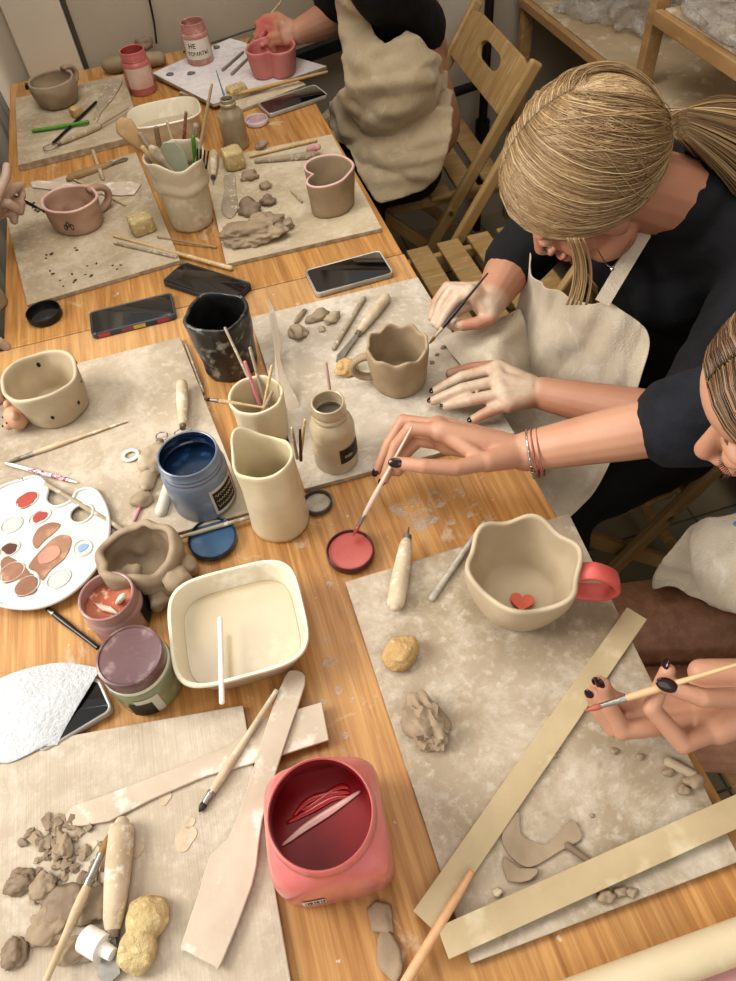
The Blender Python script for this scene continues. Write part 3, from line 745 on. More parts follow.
tube(b,q,[.0035*math.sin(PI*(i+1)/(len(q)+1))+.0005 for i in range(len(q))],8,.25,up=(0,0,1)); build('pale_gloss_streak',b,simple('pale pink gloss streak','#d9a39c','#e6bfb7',20,.3,coat=.5),t,ang=180)  # pale streak draws a gloss highlight onto the paint
b=new(); rm=Matrix.Translation(C)@Matrix.Rotation(-.12,4,'Z')
xs=[(-.034,-.0580,.034),(-.012,-.0583,.034),(-.012,-.0583,.052),(-.034,-.0580,.052)]
vs=[b.verts.new(rm@V(p)) for p in xs]; b.faces.new(vs); lb=build('price_sticker',b,simple('white sticker','#dcd6d2',None,10,.5),t,flip=False,smooth=False)
b=new()
for k in range(9):
    x=-.031+.0021*k; w=.0006+.0005*(k%3)
    vs=[b.verts.new(rm@V((x+dx,-.0587,z))) for dx,z in ((0,.038),(w,.038),(w,.048),(0,.048))]; b.faces.new(vs)
build('printed_bars',b,M_ink,lb,flip=False,smooth=False)
# ------------------------------------------------------------------ brushes and tools
def brush(A,B,label,r=.0032,hm=None,bl=.016,fl=.020,bm_=None,group=None,fm=None,taper=.45,cat='brush',name='paint_brush'):
    """A = bristle tip, B = end of the handle"""
    A=V(A);B=V(B);d=(B-A).normalized(); L=(B-A).length
    t=thing(name,label,cat,A,group)
    b=new(); tube(b,[A,A+d*bl*.35,A+d*bl*.7,A+d*bl],[r*.15,r*.7,r*.95,r*.8],10); build('bristle',b,bm_ or M_bristle,t,ang=180)
    b=new(); tube(b,[A+d*(bl*.95),A+d*(bl+fl*.75),A+d*(bl+fl*.76),A+d*(bl+fl*.82),A+d*(bl+fl)],[r*.8,r*.95,r*1.08,r*1.08,r*.95],12); build('ferrule',b,fm or M_metal,t)
    s=bl+fl*.97; n=8
    pts=[A+d*(s+(L-s)*i/n) for i in range(n+1)]
    rad=[r*(.95+.35*math.sin(min(1,i/n*2.2)*PI)*.8)*(1-(1-taper)*(i/n)**1.3) for i in range(n+1)]
    b=new(); tube(b,pts,rad,12,round_ends=False); build('handle',b,hm or M_wood,t,ang=60)
    return t
def stick(A,B,label,r0=.003,r1=None,mat=None,name='wooden_stick',cat='stick',group=None,flat=1.0,mid=None,up=None):
    A=V(A);B=V(B); r1=r1 if r1 is not None else r0
    n=8; pts=[A+(B-A)*i/n for i in range(n+1)]
    rad=[r0+(r1-r0)*i/n for i in range(n+1)]
    if mid: rad=[r+mid*math.sin(PI*i/n) for i,r in enumerate(rad)]
    b=new(); tube(b,pts,rad,12,flat,round_ends=True,up=up)
    return single(name,b,mat or M_wood,label,cat,group,ang=180)
def tool(A,B,label,r=.010,hl=.6,mat=None,head='loop',hw=.012,name='modelling_tool',group=None,hm=None,cat='clay tool'):
    """thick wooden handle from B, steel head ending at A"""
    A=V(A);B=V(B);d=(A-B).normalized();L=(A-B).length;H=L*hl
    s=d.cross(V((0,0,1))).normalized()
    t=thing(name,label,cat,(A+B)/2*1.0,group)
    b=new(); q=[0,.02,.08,.3,.55,.8,.93,1.0]; rr=[.55,.85,.97,1.0,.95,.82,.75,.62]
    tube(b,[B+d*H*k for k in q],[r*k for k in rr],16,round_ends=True); build('handle',b,mat or M_toolwhite,t,ang=180)
    b=new(); tube(b,[B+d*(H-.004),B+d*(H+.010)],[r*.60,r*.50],14); build('collar',b,M_rust,t)
    b=new(); P0=B+d*(H+.008)
    if head=='loop':
        l=L-H-.008
        q=spl([P0+s*.002,P0+d*l*.4+s*hw,P0+d*l*.85+s*hw*.9,P0+d*l,P0+d*l*.85-s*hw*.9,P0+d*l*.4-s*hw,P0-s*.002],5); tube(b,q,.0012,8)
    elif head=='pin':
        tube(b,[P0,A],[.0022,.0008],8)
    elif head=='blade':
        l=L-H-.008; loft(b,[[P0+s*w+V((0,0,z)),P0-s*w+V((0,0,z)),P0-s*w2+d*l*.8+V((0,0,z)),P0+d*l+V((0,0,z)),P0+s*w2+d*l*.8+V((0,0,z))] for z,w,w2 in ((-.0008,.003,hw),(.0008,.003,hw))])
    build('metal_head',b,M_metal,t)
    return t
def flatshape(pxs,h,th,mat,label,name,cat,group=None,k=5,bev=.001):
    W=[at(x,y,h+th) for x,y in pxs]; c=sum(W,V())/len(W)
    W=closed_spl(W,k) if k else W
    b=new(); plate(b,[(p.x,p.y) for p in W],TZ+h,TZ+h+th)
    return single(name,b,mat,label,cat,group,bevel=bev,ang=40)
# --- near left board
flatshape([(65,815),(72,806),(110,793),(180,766),(230,745),(262,719),(322,702),(329,740),(272,758),(205,776),(150,800),(110,821),(80,826),(67,825)],.0095,.004,M_knife,'long pale wooden paddle lying across the top of the near left board','wooden_paddle','modelling tool',k=0)
flatshape([(284,678),(291,670),(302,672),(305,684),(290,729),(272,785),(262,820),(258,850),(252,885),(222,962),(214,966),(186,951),(181,945),(198,894),(210,855),(228,838),(243,800),(258,752),(272,708)],.0145,.004,M_knife,'wide clay dusted wooden spatula leaning diagonally beside the pink paint jar','wooden_spatula','spatula',k=2)
brush(at(199,812,.012),at(277,690,.022),'white handled tool with dark tip resting on the wooden spatula and paddle',.0044,M_toolwhite,bl=.010,bm_=M_bristle_dk,fl=.014,taper=.7)
brush(at(112,829,.026),at(44,985,.030),'tan bristled flat brush with pale handle across the clay crumbs',.0042,M_dustwood,bl=.024,fl=.030,taper=.8)
tool(at(108,985,.014),at(122,823,.022),'chunky dusty wooden handled tool beside the sponge at the bottom left',.0135,.66,M_toolwhite,'blade',.011)
b=new(); c=at(104,946,.010); tube(b,[c+V((-.014,.010,.008)),c+V((.003,-.004,.012))],[.0125,.0125],24); tube(b,[c+V((.002,-.003,.012)),c+V((.012,-.012,.013))],[.007,.006],20)
single('bottle_cap',b,M_whiteplastic,'white plastic nozzle cap beside the wooden handled tool','cap')
b=new()
for (x,y,r) in ((150,918,.019),(140,952,.0185)): lump(b,at(x,y,.010),(r*1.1,r*1.05,r*.8),3+x,.12,sub=4)
me=fuse(b,.0012,4); o=fused_obj('sponge',me,M_sponge,disp=lambda p:.0006*nz(p,160)); setp(o,'peanut shaped yellow sponge on the near left board','sponge')
# clay crumbs near left
rnd=random.Random(5)
for i in range(64):
    a=rnd.uniform(0,2*PI); q=rnd.random()**.6
    x=62+48*q*math.cos(a)+(rnd.random()-.5)*8; y=868+52*q*math.sin(a); r=rnd.uniform(.0022,.0062)
    b=new(); lump(b,at(x,y,.0095),(r*1.35,r,r*.55),i,.75,rot=Matrix.Rotation(rnd.uniform(0,3),3,'Z'),sub=2)
    single('clay_crumb',b,M_clay_dk if i%3 else M_clay,'small torn grey clay crumb in the loose pile on the near left board','clay','clay crumbs piled on the near left board',ang=35)
for i,(x,y,rx,ry,lab) in enumerate(((22,882,.016,.011,'flat petal of clay left of the crumb pile'),(45,888,.013,.013,'round folded clay flake below the crumb pile'),(66,905,.026,.020,'thick folded clay scrap in the near left crumb pile'),(50,925,.022,.017,'crumpled clay scrap beside the tan brush handle'),(17,953,.012,.015,'lone clay nugget near the bottom left corner'),(78,950,.020,.013,'ragged clay scrap under the white nozzle cap'),(92,905,.022,.017,'flat torn clay slab under the brush'),(64,848,.010,.014,'upright rounded clay chip at top of the crumb pile'))):
    b=new(); lump(b,at(x,y,.0095),(rx*.95,ry*.95,.007),60+i,.4,sub=4); single('clay_scrap',b,M_clay if i%2 else M_clay_dk,lab,'clay',ang=180)
# --- towel and phone at left
def phone(c4,h,th,label,case,r=.009,tilt=0,name='smartphone',stripe=None):
    W=[at(x,y,h+th) for x,y in c4]; c=sum(W,V())/4
    ex=((W[1]-W[0])+(W[2]-W[3])).normalized(); ey=V((-ex.y,ex.x,0))
    L=((W[1]-W[0]).length+(W[2]-W[3]).length)/2; Wd=((W[3]-W[0]).length+(W[2]-W[1]).length)/2
    def rr(L,Wd,r,k=6):
        o=[]
        for sx,sy,a0 in ((1,1,0),(-1,1,90),(-1,-1,180),(1,-1,270)):
            for i in range(k+1):
                a=math.radians(a0+90*i/k); o.append((sx*(L/2-r)+r*math.cos(a),sy*(Wd/2-r)+r*math.sin(a)))
        return o
    b0=V((c.x,c.y,TZ+h)); t=thing(name,label,'phone',b0)
    def ring(z,L,Wd,r): return [b0+ex*x+ey*y+V((0,0,z)) for x,y in rr(L,Wd,r)]
    b=new(); loft(b,[ring(0,L-.003,Wd-.003,r),ring(.0015,L,Wd,r),ring(th-.001,L,Wd,r),ring(th,L-.002,Wd-.002,r),ring(th-.0012,L-.005,Wd-.005,r-.002)],True,True); build('phone_case',b,case,t,ang=50)
    b=new(); loft(b,[ring(th-.0012,L-.007,Wd-.007,r-.002),ring(th-.0004,L-.008,Wd-.008,r-.002)],True,True); build('screen',b,M_glassblack,t,ang=50)
    return t,b0,ex,ey,L,Wd
phone([(304,269),(381,250),(393,272),(316,295)],.0005,.0105,'black screened phone in a clear case beside the middle board',M_clearcase)
phone([(161,281),(184,261),(252,283),(231,304)],.0005,.011,'black phone in a dark case lying diagonally above the marbled cup',M_phonecase)
t,b0,ex,ey,L,Wd=phone([(87,312),(170,292),(177,314),(93,335)],.0005,.011,'phone in a case with red, grey and yellow checked edges on the wood',simple('patterned case dark','#3a4048','#4a4f58',20,.4))
cols=['#b8474a','#3c4656','#8d4a52','#c2ac4c','#2f3d50','#a93f45']
for i,cx in enumerate(cols):
    b=new(); L2=L/7
    q=[b0+ex*(-L/2+.010+L2*i*.98+d)-ey*(Wd/2+.0003)+V((0,0,z)) for d,z in ((0,.002),(L2*.98,.002),(L2*.98,.0095),(0,.0095))]
    b.faces.new([b.verts.new(p) for p in q]); build('coloured_check',b,simple('case check '+cx,cx,None,10,.5),t,flip=False,smooth=False)
b=new(); q=[b0+ex*(L/2+.0003)+ey*y+V((0,0,z)) for y,z in ((-Wd/2+.009,.002),(Wd/2-.009,.002),(Wd/2-.009,.0095),(-Wd/2+.009,.0095))]
b.faces.new([b.verts.new(p) for p in q]); build('yellow_edge',b,simple('yellow edge','#c6ab45',None,10,.5),t,flip=False,smooth=False)
phone([(258,102),(316,84),(327,94),(268,115)],.0005,.011,'black screened phone in a pale case beside the white board',M_clearcase)
phone([(22,718),(98,677),(113,708),(45,752)],.0005,.011,'dark phone in a clear case half hidden under the white paper towel',M_clearcase)
# paper towel
def patch(name,rows,mat,parent=None,k=6,th=.0008,disp=None,label=None,cat=None,thick=None):
    """cloth or paper sheet through rows of world points"""
    R1=[spl(r,k) for r in rows]; cols=list(zip(*R1)); C2=[spl(c,k) for c in cols]; G=list(zip(*C2))
    b=new(); vs=[[b.verts.new(p) for p in r] for r in G]
    for i in range(len(vs)-1):
        for j in range(len(vs[0])-1): b.faces.new((vs[i][j],vs[i][j+1],vs[i+1][j+1],vs[i+1][j]))
    bmesh.ops.recalc_face_normals(b,faces=b.faces)
    if disp:
        b.normal_update(); ns=[(v,v.normal.copy()) for v in b.verts]
        for v,nn in ns: v.co=v.co+nn*disp(v.co)
    me=mesh_from(b,[('SOLIDIFY',dict(thickness=thick or th,offset=0)),('SUBSURF',dict(levels=1,render_levels=1))])
    o=fused_obj(name,me,mat,parent)
    if label: setp(o,label,cat)
    return o
patch('paper_towel',[[at(-25,690,.004),at(15,672,.016),at(52,663,.018),at(80,664,.016),at(101,668,.014)],
 [at(-30,720,.004),at(15,705,.018),at(45,694,.021),at(70,690,.018),at(88,690,.015)],
 [at(-30,745,.003),at(12,730,.014),at(38,722,.018),at(62,713,.016),at(76,710,.014)],
 [at(-30,770,.003),at(8,750,.010),at(32,748,.013),at(52,740,.012),at(63,733,.011)],
 [at(-25,785,.010),at(-5,765,.0105),at(12,762,.0105),at(40,748,.0105),at(58,745,.0105)]],M_paper,k=7,disp=lambda p:.0012*nz(p,35),label='crumpled white embossed paper towel at the left edge over a phone',cat='paper towel')
# --- palette
out=[(20,480.5),(37,477),(47.5,487),(46,501),(56,507),(71,501),(78,491),(92,489),(102,499),(108.5,518),(107,542),(95,569),(71,593),(44,606),(17,608),(-6,601),(-22,575),(-26,540),(-18,505),(0,488)]
hp=.016
W=closed_spl([at(x,y,hp) for x,y in out],5); hole=[]
hc=at(81.5,513.5,hp)
for i in range(28):
    a=2*PI*i/28; p=hc+V((.0165*math.cos(a),.0165*math.sin(a),0)); hole.append((p.x,p.y))
c=sum(W,V())/len(W)
t=thing('paint_palette','white kidney shaped palette with red, brown and blue paint puddles','palette',V((c.x,c.y,TZ+.0115)))
b=new(); plate(b,[(p.x,p.y) for p in W],TZ+hp-.0025,TZ+hp,[hole])
build('palette_plate',b,M_palette,t,ang=40)
b=new(); L_=W+[W[0],W[1]]; tube(b,L_,.0028,8); q=[V((x,y,TZ+hp)) for x,y in hole]; tube(b,q+q[:2],.0022,8)
build('rolled_rim',b,M_palette,t,ang=180)
wells=[(27,500,.0165,.013,M_red,.75),(40,517,.016,.011,M_red,.55),(12,525,.015,.013,None,0),(10,549,.014,.011,M_pdark,.6),(12,572,.017,.014,M_pbrown,1.0),(27,586,.0165,.014,M_pbrown,1.05),(59,579,.016,.013,None,0),(83,548,.012,.014,M_pblue,.4)]
for i,(x,y,rx,ry,m,k) in enumerate(wells):
    p=at(x,y,hp); a_=.35
    b=new(); q=[]
    for j in range(30):
        a=2*PI*j/30; q.append(p+V((rx*math.cos(a)*math.cos(a_)-ry*math.sin(a)*math.sin(a_),rx*math.cos(a)*math.sin(a_)+ry*math.sin(a)*math.cos(a_),.0005)))
    tube(b,q+q[:2],.0010,8); w=build('well',b,M_palette,t,ang=180)
    b=new(); disc(b,p+V((0,0,.0006)),(rx+ry)/2*.92,th=.0004); build('well_shade_disc',b,simple('shaded well','#b9b9b4','#c2c2bd',10,.3),w)  # grey disc colours in the shadow on the well floor
    if m:
        b=new(); disc(b,p+V((0,0,.0014)),(rx+ry)/2*min(1.1,k*1.35)*.95,lambda a,i=i:1+.10*math.sin(2*a+i)+.08*math.sin(3*a+2*i)+.05*math.sin(5*a),th=.0012); build('paint_puddle',b,m,w,bevel=.0006)
for pts,m in (([(32,540),(38,528),(50,522),(60,524),(54,532),(44,540),(36,548)],M_pbrown),([(28,566),(40,550),(56,536),(68,535),(71,543),(64,558),(50,570),(42,580),(36,572)],M_pbrown),([(38,556),(48,547),(58,546),(60,554),(50,562),(40,563)],M_ppink),([(0,562),(8,556),(24,566),(30,576),(22,580),(4,572)],M_pbrown)):
    W_=closed_spl([at(x,y,hp+.002) for x,y in pts],4); z=.0012 if m is M_pbrown else .0022
    b=new(); plate(b,[(p.x,p.y) for p in W_],TZ+hp,TZ+hp+z); build('paint_smear',b,m,t,bevel=.0005)
# --- left board items
brush(at(6,463,.012),at(127,421,.012),'pale handled brush with grey tip lying under the speckled cup',.0035,M_dustwood,bl=.022,fl=.02,bm_=simple('wet grey bristle','#6d6354','#8f8371',40,.6))
t=thing('patterned_pen','white pen with maroon patterned barrel above the palette','pen',at(40,475,.012))
A,B=at(5,463,.013),at(83,484,.013); d=(B-A).normalized()
b=new(); tube(b,[A,A+d*.012,A+d*.045],[.0012,.0028,.0030],12); build('pen_tip',b,M_whiteplastic,t)
b=new(); tube(b,[A+d*.045,A+d*.115],[.0034,.0034],14); build('barrel',b,M_purpl,t)
b=new(); tube(b,[A+d*.115,A+d*.130],[.0026,.0010],12); build('pen_end',b,M_whiteplastic,t)
stick(at(46,484,.018),at(123,530,.012),'grey wooden stick passing under the palette toward the pinch pot',.0035,.004,M_greytool)
brush(at(46,608,.004),at(98,648,.004),'black lacquered brush between palette and maroon lidded jar',.0034,M_brushblack,bl=.006,fl=.01,taper=.9,bm_=M_bristle_dk)
tool(at(183,436,.020),at(182,382,.024),'short dusty wooden tool standing above the blue jar',.0095,.78,M_toolwhite,'loop',.012)
tool(at(163,432,.018),at(145,488,.018),'clay caked loop tool in the bundle left of the blue jar',.0115,.75,M_clay_lt,'loop',.008)
stick(at(171,480,.012),at(161,512,.012),'thick white chalk roll below the blue jar bundle',.0085,.0085,M_whiteplastic if False else simple('chalky roll','#c4bcae','#d3ccc0',20,.8),cat='stick',name='chalk_roll')
b=new(); lump(b,at(143,502,.0095),(.015,.012,.010),44,.3,sub=3); single('clay_scrap',b,M_clay,'round clay scrap touching the chalk roll','clay',ang=180)
b=new(); lump(b,at(156,464,.0095),(.022,.030,.018),45,.2,sub=4,rot=Matrix.Rotation(-.5,3,'Z')); single('clay_scrap',b,M_clay_lt,'large pale clay piece left of the blue jar','clay',ang=180)
stick(at(144,498,.012),at(134,520,.012),'small pink stick end poking out beside the pinch pot',.0022,.0022,M_pinkstick)
b=new(); c=at(131,456,.0105); q=[c+V((.011*math.cos(a),.010*math.sin(a),.002)) for a in [PI*2*i/20 for i in range(22)]]; tube(b,q,.0028,8,.6); tube(b,[c+V((.0,-.009,.002)),c+V((.016,-.006,.002))],.0028,8,.6)
single('plastic_hook',b,M_whiteplastic,'small white plastic ring clip left of the clay caked tools','clip',ang=180)
stick(at(186,345,.004),at(203,392,.004),'slim grey stick leaning between the board edge and marbled cup',.0028,.0028,M_greytool)
stick(at(168,541,.012),at(250,517,.012),'thin flat wooden strip along the bottom edge of the left board',.003,.003,M_greytool)
# clay at pot
# standing wooden knife by black cup
def knife3d(pts,label,mat,th=.003,name='wooden_knife'):
    A=[V(p) for p in pts]; nrm=(A[1]-A[0]).cross(A[2]-A[0]).normalized()
    b=new(); loft(b,[[p+nrm*s*th/2 for p in A] for s in (-1,1)]); return single(name,b,mat,label,'modelling tool',bevel=.0008)
knife3d([at(269,299,.075),at(274,310,.07),at(281,345,.045),at(280,358,.04),at(284,372,.03),at(296,397,.015),at(304,415,.004),at(298,419,.003),at(283,404,.012),at(276,380,.03),at(275,352,.045),at(270,318,.065)],'pale pointed wooden knife leaning beside the black marbled cup',M_knife)
# pencil cup sticks
P=PENCUP
for (A,B,r,m,l) in ((P+V((.012,-.012,.012)),at(225,328,.128),.0026,M_greytool,'tall thin wooden stick leaning left in the cream pencil cup'),
 (P+V((.004,.0,.010)),at(245,362,.125),.0028,M_pinkstick,'pink stick in the cream pencil cup'),
 (P+V((.010,.006,.010)),at(250,348,.130),.0028,M_greytool,'grey upright stick in the cream pencil cup'),
 (P+V((-.012,-.004,.012)),at(272,366,.122),.0028,M_wood,'pale wooden stick leaning right in the cream pencil cup'),
 (P+V((-.010,-.010,.04)),at(272,392,.100),.003,M_teal if False else M_greytool,'short grey stick end inside the cream pencil cup')):
    stick(A,B,l,r,r*.8,m)
brush(at(204,399,.100),P+V((.012,-.014,.070)),'dark tipped brush hanging out over the left of the cream pencil cup',.0032,M_wood,bl=.008,fl=.012,bm_=M_bristle_dk)
# sticks behind the pitcher
q=PITCH_C
for (a,b_,r,m,l) in ((at(297,458,.06),at(292,428,.135),.0025,M_greytool,'dark grey stick behind the pitcher rim'),(at(300,458,.05),at(305,420,.135),.0028,M_wood,'tan stick tip behind the pitcher rim'),(at(301,460,.05),at(300,430,.13),.0025,simple('dark brown stick','#3f3027','#54402f',20,.5),'dark brown brush end behind the pitcher rim')):
    stick(a,b_,l,r,r*.7,m,name='wooden_stick')
# beige jar stick
stick(BEIGE+V((.004,.0,.02)),at(326,363,.155),'pinkish stick standing in the beige slip jar',.0027,.0020,simple('dull pink stick','#b08f80','#c2a595',20,.6))
# far bottle brush
brush(BOT+V((0,.003,.07)),at(216,70,.150),'thin teal handled brush standing in the narrow necked bottle',.0022,M_teal,bl=.01,fl=.015)
# mauve jar scraper
stick(MAUVE+V((.004,.008,.030)),at(122,597,.085),'pale rounded stirring stick in the mauve jar',.0058,.0062,M_whiteplastic if False else simple('pale stirrer','#d5c9b9','#e0d7ca',20,.6),flat=.6)
b=new()
for k in range(7):
    c=MAUVE+V((-.012+.003*k,-.004-.002*k,.0475)); tube(b,[c+V((-.008,.010,0)),c+V((.003,-.006,.0006))],.0010,6)
single('paint_skin_streaks',b,simple('pale peach streak','#dfc0ad',None,10,.4),'pale streaks dried on the orange paint inside the mauve jar','paint',ang=180)
# slip stick in tub
stick(at(220,619,.052),at(222,702,.054),'white stirring stick resting over the front rim of the slip tub',.0030,.0032,M_whiteplastic if False else simple('white stick','#e6e0d4','#efeae1',20,.5))
# --- middle board items
b=new()
for i,(x,y,rx,ry,rz) in enumerate(((298,334,.016,.020,.012),(318,318,.022,.011,.009),(333,320,.016,.010,.009),(300,318,.024,.005,.005),(322,330,.008,.006,.004))):
    b=new(); lump(b,at(x,y,.0095),(rx,ry,rz),80+i,.4,sub=3,rot=Matrix.Rotation(.3*i,3,'Z')); single('clay_scrap',b,M_clay if i%2 else M_clay_lt,['curled grey clay lump left in the middle board scraps','long twisted clay scrap at the top of the middle board','rounded clay scrap right of the twisted one','thin clay ribbon left of the twisted scrap','tiny square clay chip below the twisted scrap'][i],'clay',ang=180)
stick(at(334,348,.013),at(364,298,.014),'grey wooden stick beside the tan roller handle on the middle board',.0042,.0040,M_greytool)
tool(at(336,362,.014),at(387,296,.018),'pale wooden handled tool above the scalloped mug',.0095,.55,M_toolwhite,'blade',.006)
b=new(); lump(b,at(347,371,.0095),(.018,.015,.012),95,.3,sub=4); single('sponge',b,M_sponge2,'small tan sponge lump left of the scalloped mug','sponge',ang=180)
for i,(x,y,r) in enumerate(((443,348,.0045),(437,355,.0035),(432,363,.004),(386,392,.0028))):
    b=new(); lump(b,at(x,y,.0095),(r,r*.8,r*.6),100+i,.4,sub=2); single('clay_crumb',b,M_clay_dk,'tiny dark clay crumb near the scalloped mug and dusty hand','clay','clay crumbs beside the scalloped mug',ang=180)
# --- right board items
tool(at(409,527,.022),at(395,607,.022),'chalky white handled tool lying above the sponge cube on the right board',.0115,.80,M_toolwhite,'pin',.005)
stick(at(432,598,.014),at(484,523,.016),'grey speckled wooden stick left of the wavy mug',.0042,.0034,simple('speckled grey stick','#9a9286','#c5beb2',60,.7))
b=new(); lump(b,at(401,656,.0095),(.024,.019,.017),120,.13,sub=4,rot=Matrix.Rotation(.35,3,'Z')); o=single('sponge',b,M_sponge2,'tan block sponge on the left of the big right board','sponge',ang=180)
b=new(); lump(b,at(427,728,.0095),(.021,.031,.019),121,.42,sub=4,fr=1.3,rot=Matrix.Rotation(.2,3,'Z')); single('clay_lump',b,M_clay,'large grey torn clay lump on the big right board','clay',ang=40)
flatshape([(506,818),(519,812),(521,833),(535,842),(549,843),(571,820),(581,832),(580,840),(560,851),(537,865),(523,866),(508,853),(502,838)],.0095,.0035,M_clay,'flat torn clay slab near the crossing wooden laths','clay_slab','clay',k=3)
flatshape([(503,856),(520,868),(539,868),(531,880),(508,881)],.0095,.005,M_clay,'small clay slab piece below the torn slab','clay_slab','clay',k=2)
stick(at(568,846,.013),at(592,863,.012),'short clay coil beside the torn slab',.004,.003,M_clay_dk,name='clay_coil',cat='clay')
for i,(x,y,r) in enumerate(((605,897,.0085),(620,893,.006),(632,893,.0055),(497,893,.0048),(640,757,.004),(694,782,.010),(683,790,.007),(668,772,.006),(553,756,.004),(558,750,.003),(614,751,.0045),(592,816,.0025),(680,848,.003))):
    b=new(); lump(b,at(x,y,.0095),(r,r*.75,r*.6),130+i,.4,sub=3); single('clay_crumb',b,M_clay if i!=3 else M_cream,'small clay crumb on the big right board','clay','clay crumbs on the big right board',ang=180)
stick(at(669,762,.012),at(694,775,.012),'curved clay scrap under the hand at right',.006,.005,M_clay_lt,name='clay_coil',cat='clay')
def lath(a,b_,w,th,h,label):
    A=at(*a,h+th);B=at(*b_,h+th); A.z=B.z=TZ+h+th/2
    b=new(); beam(b,A,B,w,th,up=(0,0,1)); return single('wooden_lath',b,M_lath,label,'lath',bevel=.0006,smooth=False)
lath((424,921),(637,613),.0260,.005,.0095,'flat pine lath running diagonally from the wavy mug to the bottom')
lath((443,943),(748,806),.0270,.005,.0150,'flat pine lath crossing the bottom edge of the big right board')
b=new(); A=at(395,1000,.012);B=at(471,873,.022); tube(b,[A,A+(B-A)*.3,A+(B-A)*.8,B],[.0048,.0050,.0042,.0032],14,round_ends=True); single('wooden_stick',b,simple('peach wood stick','#c99c72','#d8b189',8,.5,stretch=(6,6,6)),'peach coloured pointed wooden stick leaning on the lath end','stick',ang=180)
b=new(); A=at(560,1006,.0185);B=at(800,918,.0185); A.z=B.z=TZ+.0178; tube(b,[A,B],.0172,40); single('rolling_pin',b,simple('pale rolling pin wood','#d6c8ab','#c8b691',5,.5,.05,40,c3='#e3d8c1'),'pale wooden rolling pin at the bottom right corner','rolling pin',bevel=.002)
b=new(); lump(b,at(381,920,.0005),(.012,.015,.004),141,.3,sub=3); single('clay_crumb',b,M_clay,'dried clay blob on the wood right of the pink jar bottom','clay',ang=180)
b=new(); lump(b,at(389,957,.0005),(.012,.020,.004),143,.3,sub=3); single('clay_crumb',b,M_clay,'longer dried clay blob at the bottom edge right of the pink jar','clay',ang=180)
b=new(); box(b,at(663,978,.004),(.018,.012,.008)); single('bulldog_clip',b,M_black,'small black clip beside the rolling pin and pale lid','clip',bevel=.001)
# dried splashes on the bare wood
b=new(); rnd=random.Random(3)
spots=[(330,662,7),(338,690,5),(323,702,4),(345,735,4),(300,540,9),(330,660,4),(420,520,14),(436,500,10),(470,512,8),(432,520,6),(415,500,7),(478,506,5),(450,520,6),(345,610,5),(330,585,4),(490,518,6),(352,640,4),(325,640,3),(290,680,6),(212,720,6),(345,755,5),(352,700,3),(458,494,7),(400,510,9),(309,715,5),(520,905,3),(495,927,3)]
for (x,y,r) in spots:
    R_=r*mpp(x,y); ph=rnd.random()*6
    disc(b,at(x,y,.0006),R_,lambda a,ph=ph:1+.18*math.sin(2*a+ph)+.10*math.sin(3*a+2*ph),seg=28,th=.0001)
def spl_mat(n):
    n.col('#d5cbbd'); n.set(Roughness=.8); n.l.new(n.ramp(n.noise(n.map(),60,4,.6),[(.42,.0),(.75,.5)]),n.b.inputs['Alpha'])
single('dried_splashes',b,mk('dried slip film',spl_mat),'thin whitish dried slip spots scattered over the bare wood of the near table','splashes'); COL.objects['dried_splashes']['kind']='stuff'
# wet rings on near left board
b=new()
for (x,y,r) in ((185,838,11),(138,850,6),(165,798,6),(190,823,5),(92,845,5)):
    disc(b,at(x,y,.0100),r*mpp(x,y),lambda a:1+.12*math.sin(2*a)+.1*math.sin(3*a+1),seg=28,th=.0004)
o=single('slip_spots',b,simple('wet slip spot','#b09d84','#c7b79f',50,.5),'round wet slip spots on the near left board','splashes'); o['kind']='stuff'
# --- far tables items
C=at(143,228,.0095)
def block(px,py,h,s,rot,label,mat,name='sponge'):
    b=new(); c=at(px,py,h); R_=Matrix.Rotation(rot,3,'Z')
    g=bmesh.ops.create_cube(b,size=1); bmesh.ops.subdivide_edges(b,edges=b.edges,cuts=7,use_grid_fill=True)
    for v in b.verts:
        p=v.co.copy(); m=max(abs(p.x),abs(p.y),abs(p.z)); l=p.length
        p=p*(1-.18*max(0,l/ .5-1)); 
        q=R_@V((p.x*s[0],p.y*s[1],p.z*s[2])); q*=1+.06*nz(p,4,int(px)); v.co=c+q+V((0,0,s[2]*.5))
    return single(name,b,mat,label,'sponge',ang=180)
block(144,231,.0095,(.048,.038,.034),.25,'yellow sponge cube on the beige board beside the tall tool cup',M_sponge)
block(235,167,.0095,(.045,.045,.040),.1,'yellow sponge cube right of the tall tool cup on cream board',M_sponge)
block(237,93,.018,(.050,.030,.018),.3,'small yellow sponge scrap on the white board beside the pink mug',M_sponge)
block(78,116,.0165,(.028,.024,.022),.6,'tan sponge nugget above the green stick in the far left',M_sponge2)
stick(at(114,236,.012),at(231,268,.006),'long pale pointed dowel lying below the sponge cube',.0026,.0048,M_wood)
stick(at(115,243,.012),at(176,257,.012),'short grey wooden stick parallel to the pale dowel',.003,.0035,M_greytool)
stick(at(158,237,.012),at(216,247,.004),'thin brown stick between the tall cup and sponge cube',.0022,.002,simple('brown stick','#8f7660','#a58c72',20,.6))
b=new(); lump(b,at(258,236,.0095),(.062,.036,.022),150,.35,sub=5,fr=1.5); single('clay_lump',b,M_clay,'large crumpled clay slab at the bottom of the cream board','clay',ang=180)
